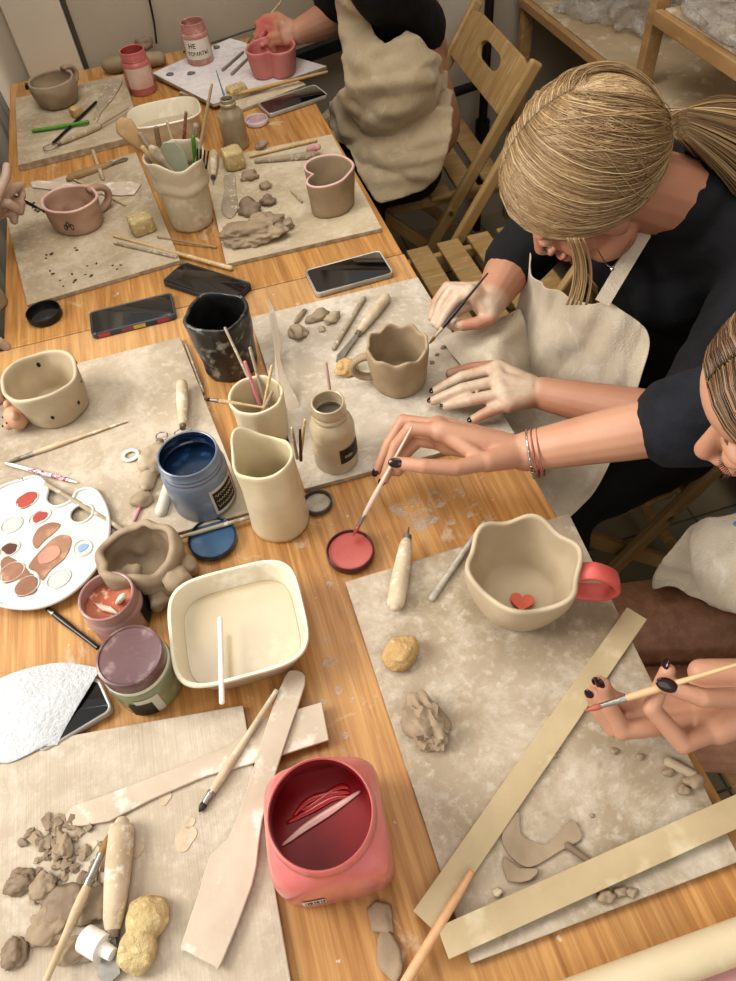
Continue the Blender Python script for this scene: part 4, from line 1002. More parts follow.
for i,(x,y,r,l) in enumerate(((250,212,.022,'rounded brown clay lump above the crumpled slab'),(268,204,.016,'broken clay cup shard on the cream board'),(285,228,.016,'small clay lump right of the crumpled slab'),(266,188,.012,'thin clay curl above the shards'),(252,178,.015,'grey clay scrap beside the sponge cube'),(246,180,.010,'tiny clay scrap left of the grey one'),(262,148,.014,'clay scrap beside the narrow necked bottle'))):
    b=new(); lump(b,at(x,y,.0095),(r,r*.8,r*.7),160+i,.5,sub=3); single('clay_scrap',b,M_clay_dk if i in(0,1) else M_clay,l,'clay',ang=180)
stick(at(250,156,.014),at(316,140,.014),'thin pale dowel on the cream board',.0035,.0035,M_wood)
stick(at(256,161,.014),at(314,155,.016),'thick tapered wooden handle on the cream board',.005,.0085,M_greytool)  # a tool handle, not a plain stick
stick(at(309,150,.018),at(318,147,.028),'short pink handle stub behind the heart shaped cup',.007,.007,simple('pink stub','#c48f92','#d3a3a5',20,.6),name='wooden_stick')  # stub of a pink handle, not a wooden stick
tool(at(213,184,.013),at(214,152,.018),'short pale handled tool between the tall cup and cream board sponge',.0095,.75,M_toolwhite,'pin',.004)
flatshape([(224,175),(234,173),(236,190),(238,207),(232,217),(225,216),(221,207),(224,190)],.0095,.003,M_greytool,'grey wooden spoon shaped spatula below the sponge cube','wooden_spatula','spatula',k=3)
stick(at(291,191,.012),at(302,202,.012),'tiny twig on the cream board left of the heart cup',.002,.002,M_greytool)
# far-left board tools
flatshape([(93,119),(101,88),(105,82),(119,79),(122,82),(113,98),(101,112),(97,121)],.0165,.003,M_greytool,'pale wooden spatula on the far left tan board','wooden_spatula','spatula',k=2)
stick(at(33,131,.021),at(88,122,.024),'bright green stick lying on the far left tan board',.0042,.0042,M_green)
stick(at(53,143,.021),at(96,102,.022),'thin black stick crossing under the green one',.003,.003,M_black)
tool(at(44,150,.022),at(100,125,.024),'dusty wooden loop tool on the far left tan board',.0090,.7,M_clay_lt,'loop',.014)
stick(at(100,125,.026),at(128,108,.028),'thin brown tool tail beside the loop tool',.003,.002,M_greytool)
stick(at(93,151,.012),at(103,179,.012),'short pale dowel lying above the low mug',.0042,.0042,M_lath)
tool(at(128,158,.012),at(68,179,.014),'brown wooden knife tool above the low mug',.0095,.68,simple('brown tool wood','#8f7452','#a88c68',14,.7),'blade',.008)
flatshape([(30,182),(38,180),(80,184),(130,181),(141,184),(134,194),(120,195),(60,190),(32,187)],.010,.003,M_knife,'pale flat wooden ruler behind the low mug','wooden_ruler','modelling tool',k=0)
stick(at(75,180,.012),at(125,205,.011),'white stick passing behind the ring handle',.0028,.0028,M_lath)
rnd=random.Random(8)
for i in range(26):
    x=rnd.uniform(45,125);y=rnd.uniform(243,288)
    if i>18: x=rnd.uniform(28,48);y=rnd.uniform(203,215)
    r=rnd.uniform(.0015,.0034); b=new(); lump(b,at(x,y,.0095 if y<285 else .0095),(r*1.5,r,r*.5),200+i,.4,sub=1,rot=Matrix.Rotation(rnd.uniform(0,3),3,'Z')); single('dark_crumb',b,simple('dark crumb','#4a4038','#5f5448',20,.8),'tiny dark crumb below or left of the low mug','clay','dark crumbs on the beige board',ang=180)
# wrapped bundle behind tomato jar, cords
b=new(); A=at(107,66,.02);B=at(160,58,.02); tube(b,[A,A+(B-A)*.1,A+(B-A)*.3,A+(B-A)*.6,B],[.016,.021,.019,.020,.017],16,round_ends=True)
single('wooden_roller',b,simple('grey brown wood roller','#85755f','#a08e74',20,.7),'small grey brown roller lying behind the tomato pink jar','roller',ang=180)
b=new(); lump(b,at(146,48,.03),(.022,.018,.018),230,.4,sub=3); single('clay_scrap',b,M_clay_dk,'brown clay nub on the roller behind the tomato pink jar','clay',ang=180)
b=new(); q=spl([V((.03,WY-.015,1.05)),V((.035,WY-.02,.95)),V((.03,WY-.03,.84)),V((.02,WY-.05,.785))],6); tube(b,q,.0028,8); single('black_cord',b,M_black,'thin dark cord hanging down the back wall behind the jars','cord',ang=180)  # just a dark cord, not known to carry power
b=new(); q=spl([at(160,62,.004),at(163,56,.01),at(155,53,.012),at(150,56,.012)],5); tube(b,q,.003,8); single('black_cord',b,M_black,'short black cord loop right of the grey roller','cord',ang=180)  # plain black cord, bent into a loop
b=new(); q=spl([at(183,52,.006),at(215,42,.01),at(250,30,.02),at(262,27,.03)],6); tube(b,q,.0025,8); single('grey_cable',b,simple('grey cable','#4c473f',None,20,.6),'thin grey cable running along the wall behind the rose jar','cable',ang=180)
# gouges near pink mug
stick(at(223,70,.020),at(243,52,.021),'grey carving tool left of the pink heart mug',.0042,.003,simple('dark grey tool','#6b6358','#857b6d',20,.6))
stick(at(232,74,.020),at(248,58,.021),'second grey carving tool touching the pink heart mug',.0042,.003,simple('dark grey tool2','#7a6c60','#93877a',20,.6))
stick(at(228,96,.021),at(327,72,.021),'long pale dowel along the front edge of the white board',.0042,.0036,M_sponge2 if False else simple('tan dowel','#b8935c','#caa873',8,.5))
for i,(x,y) in enumerate(((170,75),(191,74),(217,48))):
    b=new(); lump(b,at(x,y,.018),(.009,.007,.004),240+i,.4,sub=2); single('paint_crumb',b,simple('grey paint crumb','#5f5a60','#77727a',20,.7),'tiny grey crumb on the white paint smeared board','clay','grey crumbs on the white board',ang=180)
b=new(); box(b,at(30,86,.004),(.024,.02,.012)); single('black_box',b,M_black,'tiny black box behind the round grey mug','box',bevel=.002)
# second tub behind tool cup
C=at(172,140,.0005); t=thing('wash_tub','cream plastic tub with brushes behind the tall tool cup','tub',C)
def ring2(k,z):
    return [C+V((.083*k*sq(2*PI*i/72,3.4)*math.cos(2*PI*i/72),.062*k*sq(2*PI*i/72,3.4)*math.sin(2*PI*i/72),z)) for i in range(72)]
b=new(); loft(b,[ring2(.74,0),ring2(.78,.003),ring2(.95,.060),ring2(1,.061),ring2(1.01,.064),ring2(.97,.066),ring2(.93,.062),ring2(.78,.006)],True,True); build('tub_shell',b,M_plasticcream,t,ang=50)
b=new(); loft(b,[ring2(.80,.014),ring2(.84,.030)],True,True); build('murky_water',b,simple('murky water','#a99c83','#b8ab92',6,.1),t)
stick(at(184,140,.035),at(186,112,.105),'maroon speckled brush handle standing in the wash tub',.0042,.0034,simple('maroon speckled handle','#7d3c40','#c7a39a',70,.5))
stick(at(175,150,.03),at(167,122,.09),'pale stick in the wash tub',.004,.003,M_whiteplastic if False else M_cream2)
stick(at(160,150,.03),at(156,128,.09),'grey flat stick in the wash tub',.0065,.006,M_greytool,flat=.5)
stick(at(192,150,.03),at(196,126,.085),'thick grey wooden stick in the wash tub',.008,.007,M_greytool)
# tools in the tall cup
T=TOOLCUP
def spoon(A,B,label,w,mat,L0=.35):
    A=V(A);B=V(B);d=(B-A); s=d.cross(CAM-A).normalized(); n=d.cross(s).normalized()
    b=new(); rr=[]
    for k in range(15):
        u=k/14; ww=.0048 if u<1-L0 else .0048+(w-.0048)*math.sin((u-(1-L0))/L0*PI*.5)**.8 if u<.93 else w*math.sqrt(max(.02,1-((u-.93)/.075)**2))
        th=.0035 if u<1-L0 else .0028
        c=A+d*u; rr.append([c+s*ww*math.cos(a)+n*th*math.sin(a) for a in [2*PI*i/12 for i in range(12)]])
    loft(b,rr); return single('wooden_spoon',b,mat,label,'tool',ang=180)
spoon(T+V((.010,-.006,.035)),at(118,119,.205),'wooden spoon with broad head leaning out left of the tall tool cup',.019,M_sponge2 if False else simple('tan spoon wood','#b5966b','#9d7f57',9,.6,c3='#c9ae84'))
stick(T+V((.004,-.012,.02)),at(140,134,.180),'brown brush handle leaning left in the tall tool cup',.0045,.0045,M_greytool)
stick(T+V((.012,0,.02)),at(143,148,.165),'pale wooden handle leaning left in the tall tool cup',.0048,.0052,M_wood)
spoon(T+V((.02,.01,.03)),at(150,146,.170),'small pale wooden scoop in the tall tool cup',.011,M_toolwhite,.3)
brush(T+V((0,.004,.03)),at(212,83,.270),'long white handled brush leaning right in the tall tool cup',.0042,M_lath,bl=.02,fl=.02,taper=.6)
brush(at(165,168,.142),T+V((.01,.01,.03)),'navy bristled brush head upright in the tall tool cup',.0055,M_wood,bl=.03,bm_=simple('navy bristle','#2c3444','#3d475a',60,.7))
C2=T+V((.006,.004,0)); s=V((.95,-.29,0)).normalized()
b=new(); L_=[]
base=T+V((.004,.004,.035))
for k in range(12):
    u=k/11; c=base+V((-.006*u,.008*u,.125*u)); w=.010+.013*min(1,u*1.6); 
    if u>.8: w*=math.sqrt(max(.05,1-((u-.8)/.22)**2))
    L_.append([c+s*w*x+V((0,y*.0018,0)) for x,y in ((-1,-1),(1,-1),(1,1),(-1,1))])
loft(b,L_); single('plastic_scraper',b,simple('pale green plastic','#a9ad95','#bdc0aa',12,.4,coat=.2),'pale green rounded plastic scraper in the tall tool cup','scraper',bevel=.0008)
b=new(); base=T+V((.028,.012,.05)); top=at(203,150,.155)
d=(top-base); s2=d.cross(CAM-base).normalized()
tube(b,[base,base+d*.62],[.004,.004],10); tube(b,[base+d*.6-s2*.010,base+d*.64+s2*.010],.003,8)
for k in range(4): tube(b,[base+d*.62+s2*(-.009+.006*k),base+d*1.0+s2*(-.010+.0066*k)],.0016,6)
single('clay_fork',b,M_brushblack,'black toothed clay fork at the right of the tall tool cup','fork')
stick(T+V((.022,.01,.03)),at(193,137,.165),'green tipped stick in the tall tool cup',.004,.004,M_green)
# ------------------------------------------------------------------ people
def nrmz(v): v=V(v); return v.normalized()
def hframe(F,roll=0):
    F=nrmz(F); z=V((0,0,1)); U=(z-F*z.dot(F)).normalized(); L=U.cross(F)
    c,s=math.cos(roll),math.sin(roll); return F,c*U+s*L,-s*U+c*L
def fing(bm,pts,r0,r1,seg=12):
    n=len(pts)
    for i in range(n-1):
        ra=r0+(r1-r0)*i/(n-1); rb=r0+(r1-r0)*(i+1)/(n-1)
        cap(bm,pts[i],pts[i+1],ra,rb,seg)
        if 0<i: ell(bm,pts[i],(ra*1.06,)*3,sub=2)
def J(*t): return [at(x,y,h) for x,y,h in t]
def hand(bm,wrist,ms,thumb,rw=.024,rp=.0115,fr=.0088,ft=.0066):
    """ms = four finger chains starting at the knuckle; thumb = chain starting at its root"""
    for m in ms:
        cap(bm,wrist,m[0],rw*.72,rp); fing(bm,m,fr,ft)
    for a,b_ in zip(ms,ms[1:]): cap(bm,a[0],b_[0],rp*.98,rp*.98)
    c=sum([m[0] for m in ms],V())/4; cap(bm,wrist.lerp(c,.3),c.lerp(wrist,.15),rw*.8,rp*1.15)
    cap(bm,wrist,thumb[0],rw*.75,.0135); fing(bm,thumb,.0115,.0085)
    cap(bm,thumb[0],ms[0][0],.010,.010)
def nail(parent,tip,prev,mat,l=.014,w=.0048,nrm=None,name='fingernail',fwd=.004,off=.0050):
    d=(V(tip)-V(prev)).normalized(); n=(V(nrm) if nrm is not None else (CAM-V(tip))).normalized(); n=(n-d*n.dot(d)).normalized(); s=d.cross(n)
    R=Matrix((s,d,n)).transposed(); b=new(); ell(b,V(tip)+d*fwd+n*off,(w,l*.5,.0022),R,sub=3)
    return build(name,b,mat,parent,ang=180)
def headprims(bm,H,F,U,L):
    W=lambda l,f,u: H+L*l+F*f+U*u
    R=Matrix((L,F,U)).transposed()
    E=lambda c,r: ell(bm,W(*c),r,R,sub=3)
    E((0,-.015,.030),(.073,.092,.082)); E((0,.025,-.030),(.058,.062,.080)); E((0,.048,-.088),(.028,.026,.022))
    for s in (-1,1):
        E((s*.034,.048,-.036),(.026,.024,.026)); E((s*.040,.02,-.075),(.022,.035,.024)); E((s*.0095,.092,-.044),(.0075,.008,.006)); E((s*.073,-.008,-.02),(.009,.018,.028))
        E((s*.026,.070,.014),(.024,.012,.008))
        E((s*.031,.070,-.006),(.014,.012,.010))
    cap(bm,W(0,.078,.002),W(0,.101,-.036),.0075,.0105); E((0,.100,-.040),(.0095,.010,.008))
    E((0,.060,.045),(.045,.026,.035))
    E((0,.086,-.061),(.021,.009,.006)); E((0,.084,-.073),(.018,.009,.0065))
    return W,R
def facebits(body,W,R,U,F,L,M_eye=None,lashes=True):
    for s in (-1,1):
        b=new(); ell(b,W(s*.031,.0725,-.008),(.0115,.0115,.0105),R,sub=2); e=build('eye',b,simple('eye white','#e5ddd6',None,10,.15),body,ang=180)
        b=new(); ell(b,W(s*.031,.0825,-.012),(.0048,.0022,.0048),R,sub=2); build('iris',b,simple('brown iris','#3a2417',None,10,.1),e,ang=180)
        b=new(); ell(b,W(s*.031,.0735,-.003),(.0135,.0125,.0090),R,sub=2); build('eyelid',b,M_skinC,body,ang=180)
        b=new(); q=[W(s*(.016+.005*k),.076-.0014*abs(k-2),.021+.0015*k-.0007*k*k) for k in range(6)]; tube(b,q,[.0012,.0022,.0024,.0022,.0016,.0008],8,.5); build('eyebrow',b,simple('eyebrow hair','#5d4331','#7a5a40',90,.8),body,ang=180)
        if lashes:
            b=new()
            for k in range(14):
                l=.019+.0018*k; p=W(s*l,.0815+.003*math.sin(PI*k/13),-.0115); q=p+(F*.006+U*-.003+L*s*(k-5)*.0005)
                tube(b,[p,(p+q)/2-U*.001,q],[.0005,.0004,.0002],4)
            build('eyelashes',b,M_ink,body)
    b=new(); ell(b,W(0,.0895,-.0615),(.019,.0075,.005),R,sub=2); ell(b,W(0,.0875,-.0720),(.016,.0075,.0055),R,sub=2); build('lips',b,M_lip,body,ang=180)
def set_dust_shade(me,centres,parent=None):
    """colour attribute for tints on the skin: dried clay, and shade painted on thighs"""
    ca=me.color_attributes.new('dust_shade','FLOAT_COLOR','POINT')
    for i,v in enumerate(me.vertices):
        k=0
        for c,r in centres:
            d=(v.co-c).length/r
            if d<1: k=max(k,1-d*d)
        k=min(1,k*1.6); ca.data[i].color=(k,k,k,1)
def hair(body,H,F,U,L,rad,root_fn,n,tones,name='hair',seed=1,width=.0011,base=True,shell=None,basecol=None,steps=16):
    """combed strands as thin ribbons tubes lying over a fitted shell; root_fn(rnd) -> list of world points"""
    rnd=random.Random(seed); b=new(); cl=b.verts.layers.float_color.new('tone')
    for k in range(n):
        pts=root_fn(rnd)
        if pts is None: continue
        c=rnd.choice(tones); m=rnd.uniform(.85,1.12); col=(min(1,hx(c)[0]*m),min(1,hx(c)[1]*m),min(1,hx(c)[2]*m),1)
        w=width*rnd.uniform(.6,1.3); n0=len(b.verts)
        N=len(pts); tube(b,pts,[w*(.5+.8*math.sin(PI*min(1,(i+1)/N*1.0)*.9)) for i in range(N)],4)
        b.verts.ensure_lookup_table()
        for i in range(n0,len(b.verts)): b.verts[i][cl]=col
    if shell:
        n0=len(b.verts); shell(b); b.verts.ensure_lookup_table(); c=hx(basecol or tones[0])
        for i in range(n0,len(b.verts)):
            k=.8+.5*nz(b.verts[i].co,30); b.verts[i][cl]=(c[0]*k,c[1]*k,c[2]*k,1)
    return build(name,b,M_hair,body,ang=180)
def person(label,loc): return thing('person',label,'person',loc)
def fold(amp,fr,seed=0,dirv=None):
    def f(p):
        q=p*fr
        if dirv is not None: q=q-V(dirv)*q.dot(V(dirv))*.75
        a=nz(q,1,seed); r=1-abs(a)*2.2
        return amp*(r*.7+.5*nz(q*2.3,1,seed+4))
    return f
def cutcloth(name,prims,vox,poly,mat,parent,grow=.008,sm=8,disp=None,th=.0025,keepback=.12):
    b=new(); prims(b,grow); me=fuse(b,vox,sm)
    bm=bmesh.new(); bm.from_mesh(me); bpy.data.meshes.remove(me); bm.normal_update()
    kill=[]
    for f in bm.faces:
        c=f.calc_center_median(); x,y=pix(c)
        if f.normal.dot((CAM-c).normalized())<-keepback or not inside(poly,x,y): kill.append(f)
    bmesh.ops.delete(bm,geom=kill,context='FACES')
    for it in range(5):
        new_={}
        for v in bm.verts:
            be=[e for e in v.link_edges if len(e.link_faces)==1]
            if len(be)==2:
                a,c=be[0].other_vert(v),be[1].other_vert(v); new_[v]=(v.co*2+a.co+c.co)/4
        for v,p in new_.items(): v.co=p
    if disp:
        bm.normal_update(); ns=[(v,v.normal.copy()) for v in bm.verts]
        for v,nn in ns: v.co+=nn*disp(v.co)
    me=mesh_from(bm,[('SOLIDIFY',dict(thickness=th,offset=1))])
    return fused_obj(name,me,mat,parent)
def ribbon(name,pts,w,mat,parent,up,th=.002):
    pts=spl(pts,6); b=new(); rr=[]
    for i,p in enumerate(pts):
        d=(pts[min(i+1,len(pts)-1)]-pts[max(i-1,0)]).normalized(); n=V(up); n=(n-d*n.dot(d)).normalized(); s=d.cross(n)
        rr.append([p+s*w/2+n*th/2,p-s*w/2+n*th/2,p-s*w/2-n*th/2,p+s*w/2-n*th/2])
    loft(b,rr); return build(name,b,mat,parent)
# ======================= B: blonde person in black top and white apron
PB=person('blonde person with dusty hands in black top and white apron painting the scalloped mug',(.72,.80,0))
HB=V((.492,.765,1.037)); FB,UB,LB=hframe((-.682,.233,-.693),.133); _n=HB+FB*.112-UB*.038
FB,UB,LB=hframe((-.635,.22,-.74),.133); HB=_n-FB*.112+UB*.038+V((.004,0,0))
neckB=V((.640,.740,.990))
wRB=at(488,306,.075); eRB=at(513,262,.085); sRB=V((.655,.955,.945))
wLB=at(541,393,.043); eLB=at(688,424,.060); sLB=V((.715,.625,.945))
b=new(); W_,R_=headprims(b,HB,FB,UB,LB)
cap(b,W_(0,-.03,-.045),neckB,.050,.054); cap(b,neckB,V((.66,.77,.95)),.056,.09)
cap(b,V((.66,.77,.93)),V((.77,.79,.62)),.085,.10); cap(b,sRB,V((.66,.78,.95)),.045,.06); cap(b,sLB,V((.66,.77,.95)),.045,.06)
cap(b,sRB,eRB,.043,.036); cap(b,eRB,eRB.lerp(wRB,.35),.037,.036); cap(b,eRB.lerp(wRB,.35),wRB,.036,.024)
cap(b,sLB,eLB,.043,.037); cap(b,eLB,eLB.lerp(wLB,.35),.037,.035); cap(b,eLB.lerp(wLB,.35),wLB,.035,.024)
fl=[J((497,368,.052),(462,377,.044),(446,385,.034),(435,391,.023)),J((499,381,.054),(462,389,.048),(445,396,.036),(433,401,.024)),J((503,394,.052),(471,400,.045),(457,403,.034),(446,406,.024)),J((508,404,.046),(492,410,.038),(482,415,.030),(473,420,.022))]
tl=J((524,380,.035),(500,366,.030),(472,368,.024),(450,374,.020))
hand(b,wLB,fl,tl,rw=.026,rp=.0135,fr=.0100,ft=.0074)
fr_=[J((470,291,.100),(452,289,.098),(442,304,.080),(434,323,.062)),J((474,296,.094),(458,298,.094),(447,312,.078),(439,327,.062)),J((478,288,.085),(447,287,.075),(436,302,.060),(432,318,.050)),J((478,300,.078),(456,312,.070),(447,320,.060),(452,326,.050))]
tr=J((490,318,.070),(478,323,.066),(463,325,.064),(452,322,.062))
hand(b,wRB,fr_,tr,rw=.026,rp=.0125,fr=.0098,ft=.0074)
me=fuse(b,.0024,3); set_dust_shade(me,[(wLB.lerp(fl[1][0],.9),.060),(fl[1][2],.07),(fr_[0][1],.055),(fr_[0][3],.05),(wRB,.035)])
bodyB=fused_obj('body',me,M_skinB,PB)
facebits(bodyB,W_,R_,UB,FB,LB)
for q in fl: nail(bodyB,q[3],q[2],M_nail,.009,.0045,nrm=(.1,-.2,1),fwd=.003)
b=new()
def torsoB(b,g=0):
    cap(b,V((.655,.775,.945)),V((.70,.785,.84)),.095+g,.120+g,24); cap(b,V((.70,.785,.84)),V((.79,.79,.60)),.122+g,.145+g,24)
    cap(b,V((.665,.90,.93)),V((.70,.68,.93)),.062+g,.062+g); ell(b,V((.625,.83,.86)),(.06+g,.06+g,.06+g)); ell(b,V((.64,.72,.86)),(.06+g,.06+g,.06+g))
def slB(b,g=0):
    cap(b,sRB,eRB+(eRB-wRB).normalized()*.0,.058+g,.050+g); cap(b,sRB,V((.66,.85,.93)),.058+g,.07+g)
    cap(b,sLB,eLB,.060+g,.052+g); cap(b,eLB,eLB.lerp(wLB,.10),.052+g,.047+g); cap(b,sLB,V((.69,.72,.93)),.06+g,.07+g)
torsoB(b); cap(b,V((.632,.742,.990)),V((.66,.77,.93)),.064,.108); cap(b,V((.66,.77,.96)),V((.69,.90,.945)),.08,.06); cap(b,V((.66,.77,.96)),V((.70,.66,.95)),.08,.06); slB(b); me=fuse(b,.005,6); fused_obj('black_top',me,M_blackcloth,PB,disp=fold(.006,13,2))
def lapB(b,g=0):
    for y0,y1 in ((.69,.63),(.88,.94)): cap(b,V((.78,y0,.55)),V((.46,y1,.545)),.085+g,.070+g,20)
b=new(); lapB(b); 
for y in (.62,.95): cap(b,V((.46,y,.53)),V((.52,y+.01,.10)),.062,.045)
ell(b,V((.80,.79,.56)),(.15,.19,.10)); me=fuse(b,.006,6); fused_obj('black_trousers',me,M_blackcloth,PB,disp=fold(.005,12,5))
for y in (.63,.96):
    b=new(); cap(b,V((.53,y,.05)),V((.38,y,.035)),.042,.036); me=fuse(b,.005,3); 
    for v in me.vertices: v.co.z=max(v.co.z,.004)
    fused_obj('shoe',me,M_whiteplastic if False else simple('grey trainer','#8d8a84','#a9a6a0',20,.7),PB)
def A3(*t): return [at(x,y,h) for x,y,h in t]
patch('apron',[A3((527,251,.125),(535,281,.120),(560,298,.130),(586,305,.140),(606,301,.152)),
 A3((523,282,.075),(538,306,.080),(565,320,.090),(602,328,.115),(632,318,.138)),
 A3((514,312,.025),(538,334,.035),(570,345,.055),(612,350,.085),(648,338,.118)),
 A3((503,345,-.03),(533,362,-.02),(570,372,.000),(607,380,.035),(642,370,.078)),
 A3((492,398,-.10),(528,405,-.09),(565,410,-.07),(602,414,-.03),(634,398,.028)),
 A3((505,448,-.13),(538,460,-.13),(565,464,-.12),(596,460,-.10),(616,438,-.05)),
 A3((528,500,-.15),(548,513,-.15),(566,519,-.15),(588,500,-.14),(603,478,-.11))],M_apronw,PB,k=14,disp=fold(.011,17,7,(.3,0,1)),th=.002)
ribbon('apron_strap',A3((602,303,.154),(618,276,.178),(636,246,.205),(655,214,.240),(668,186,.262)),.021,M_apronw,PB,CAM-at(640,240,.2))
# apron corner lying over the board edge
patch('apron_corner',[[at(441,338,.013),at(452,332,.016),at(470,327,.020),at(492,322,.030),at(520,308,.045)],[at(450,352,.012),at(462,345,.022),at(480,340,.026),at(500,336,.040),at(525,322,.030)],[at(462,368,.012),at(476,362,.018),at(490,356,.036),at(508,350,.020),at(530,340,.00)],[at(470,388,.012),at(486,384,.020),at(500,378,.030),at(516,368,.00),at(535,362,-.04)],[at(478,402,.012),at(492,400,.014),at(508,396,.008),at(522,390,-.03),at(540,384,-.08)]],M_apronw,PB,k=7,disp=lambda p:.0035*nz(p,24),th=.002)
# necklace
b=new(); tube(b,spl([at(598,250,.235),at(605,262,.215),at(612,267,.205),at(620,258,.215),at(632,240,.235)],5),.0008,5); n_=build('necklace',b,M_silver,PB)
b=new(); ell(b,at(612,269,.207),(.003,.003,.003),sub=2); build('pendant',b,M_silver,n_)
# hair
def surf(H,F,U,L,d,k=1.0,low=True):
    """point of the hair surface in direction d (local l,f,u)"""
    l,f,u=d; n=math.sqrt(l*l+f*f+u*u); l/=n;f/=n;u/=n
    a,bb,c=.085*k,.104*k,.094*k
    r=1/math.sqrt((l/a)**2+(f/bb)**2+(u/c)**2)
    return H+L*(l*r)+F*(f*r-.014)+U*(u*r+.024)
def bezd(p,q,s,t): return tuple(p[i]*(1-t)**2+2*q[i]*t*(1-t)+s[i]*t*t for i in range(3))
def strandB(rnd):
    s=rnd.choice((-1,1)); v=rnd.random()**.8
    th=math.radians(28+v*95)      # along the parting from the forehead to the crown
    st=(s*rnd.uniform(0.002,.03),math.cos(th),math.sin(th))
    if rnd.random()<.35: st=(s*rnd.uniform(0,.9),math.cos(th)*.8,math.sin(th)*.9+.15)
    e=(s*rnd.uniform(.0,.25),-1.0,-.42+rnd.uniform(-.12,.12))
    if v<.45 and rnd.random()<.4: e=(s*rnd.uniform(.3,.65),-.70,-.65)
    if rnd.random()<.22: st=(rnd.uniform(-.6,.6),rnd.uniform(-.9,.1),1.0)
    sp=1.35*(1-v)+.35+rnd.uniform(-.1,.25)
    if rnd.random()<.20: th=math.radians(rnd.uniform(85,128)); st=(s*.02,math.cos(th),math.sin(th)); q=(s*rnd.uniform(-.05,.6),st[1]-.6,.8); e=(s*rnd.uniform(0,.25),-1,-.4); k=1.0; return [surf(HB,FB,UB,LB,bezd(st,q,e,i/14),rnd.uniform(1.0,1.02)) for i in range(15)]
    if st[2]==1.0: s=1 if st[0]>0 else -1
    e=(s*abs(e[0]),e[1],e[2]); q=(s*sp*1.15,st[1]*.45-.15*v,.55-1.55*(1-v)+rnd.uniform(-.15,.15))
    k=rnd.uniform(.985,1.045); N=17
    pts=[surf(HB,FB,UB,LB,bezd(st,q,e,i/(N-1)),k*(1+.03*math.sin(PI*i/(N-1)))) for i in range(N)]
    if rnd.random()<.05: pts=[p+V((0,0,.004*nz(p,20,3)))+(p-HB)*.05*math.sin(PI*i/(N-1)) for i,p in enumerate(pts)]
    return pts
tB=['#987c58','#8c7050','#a88c66','#7e6446','#b59c76','#9e835e','#927654','#c6b08c']
def shB(b):
    g=bmesh.ops.create_icosphere(b,subdivisions=4,radius=1)
    for v in g['verts']:
        d=v.co.copy(); p=surf(HB,FB,UB,LB,(d.x,d.y,d.z),.985)
        # pull the shell inside the head in front of the face so skin shows there
        if d.y>.50 and d.z<.22 and abs(d.x)<.55: p=HB+(p-HB)*.45
        v.co=p
hair(bodyB,HB,FB,UB,LB,0,strandB,10000,tB,shell=shB,basecol='#8f7759',seed=4,width=.00042)
nape=surf(HB,FB,UB,LB,(0,-1,-.42),1.0)
def tailB(rnd):
    a=rnd.uniform(-1,1);c=rnd.uniform(-1,1)
    p0=nape+LB*a*.02+UB*c*.015; e=V((.80,.74,.95))+V((.05*c,.12*a,.05*c)); m=p0.lerp(e,.5)+V((0,.02*a,.055+.02*c))
    return [p0*(1-t)**2+m*2*t*(1-t)+e*t*t for t in [i/12 for i in range(13)]]
hair(bodyB,HB,FB,UB,LB,0,tailB,700,tB,name='ponytail',seed=9,width=.0006)
def lockB(rnd):
    a=rnd.uniform(-2.2,2.2); p0=at(575+a*4,238,.30); e=at(577+a*5+rnd.uniform(-2,2),305,.215); m=at(590+a*4,270,.25)
    return [p0*(1-t)**2+m*2*t*(1-t)+e*t*t for t in [i/10 for i in range(11)]]
hair(bodyB,HB,FB,UB,LB,0,lockB,26,tB,name='loose_lock',seed=12,width=.0009)
# brush in B's right hand
brush(at(429,344,.045),at(488,273,.135),'black handled thin brush held in the blonde person\'s dusty right hand',.0030,M_brushblack,bl=.015,fl=.018,fm=simple('pale ferrule','#b5a58a',None,10,.4))
# ======================= C: near person
PC=person('person with brown hair and dark nails in rolled navy sleeves holding two brushes',(.72,.28,0))
HC=V((.456,.300,1.100)); FC,UC,LC=hframe((-.780,.373,-.502),.214)
neckC=V((.58,.27,1.02))
wRC=at(524,452,.095); eRC=V((.475,.440,.925)); sRC=V((.63,.400,.985))
wLC=at(792,696,.090); eLC=V((.60,.10,.80)); sLC=V((.66,.12,.97))
b=new(); W_,R_=headprims(b,HC,FC,UC,LC)
cap(b,W_(0,-.03,-.045),neckC,.050,.055); cap(b,neckC,V((.66,.27,.95)),.055,.09); cap(b,V((.66,.27,.93)),V((.78,.27,.62)),.085,.10)
cap(b,sRC,V((.66,.30,.95)),.045,.06); cap(b,sLC,V((.66,.25,.95)),.045,.06)
cap(b,sRC,eRC,.046,.037); cap(b,eRC,eRC.lerp(wRC,.35),.037,.0345); cap(b,eRC.lerp(wRC,.35),wRC,.0345,.0255)
cap(b,sLC,eLC,.046,.040); cap(b,eLC,wLC,.040,.026)
m1=[J((440,431,.125),(411,428,.128),(396,446,.100),(384,480,.062)),J((437,426,.112),(403,421,.110),(389,444,.085),(378,470,.055)),J((440,436,.095),(410,430,.090),(396,450,.070),(390,472,.050)),J((446,444,.085),(418,440,.075),(404,455,.060),(398,472,.048))]
t1=J((486,462,.112),(456,468,.120),(424,466,.128),(396,463,.125))
hand(b,wRC,m1,t1,rw=.027,rp=.0145,fr=.0102,ft=.0074)
m2=[J((716,730,.080),(683,744,.085),(651,708,.115),(668,670,.140)),J((706,720,.065),(622,731,.068),(609,706,.090),(603,684,.112)),J((700,705,.058),(613,728,.056),(599,710,.072),(592,694,.090)),J((696,690,.055),(634,706,.060),(612,698,.075),(598,682,.090))]
t2=J((768,690,.105),(738,698,.122),(703,698,.135),(664,684,.142))
hand(b,wLC,m2,t2,rw=.028,rp=.0150,fr=.0105,ft=.0078)
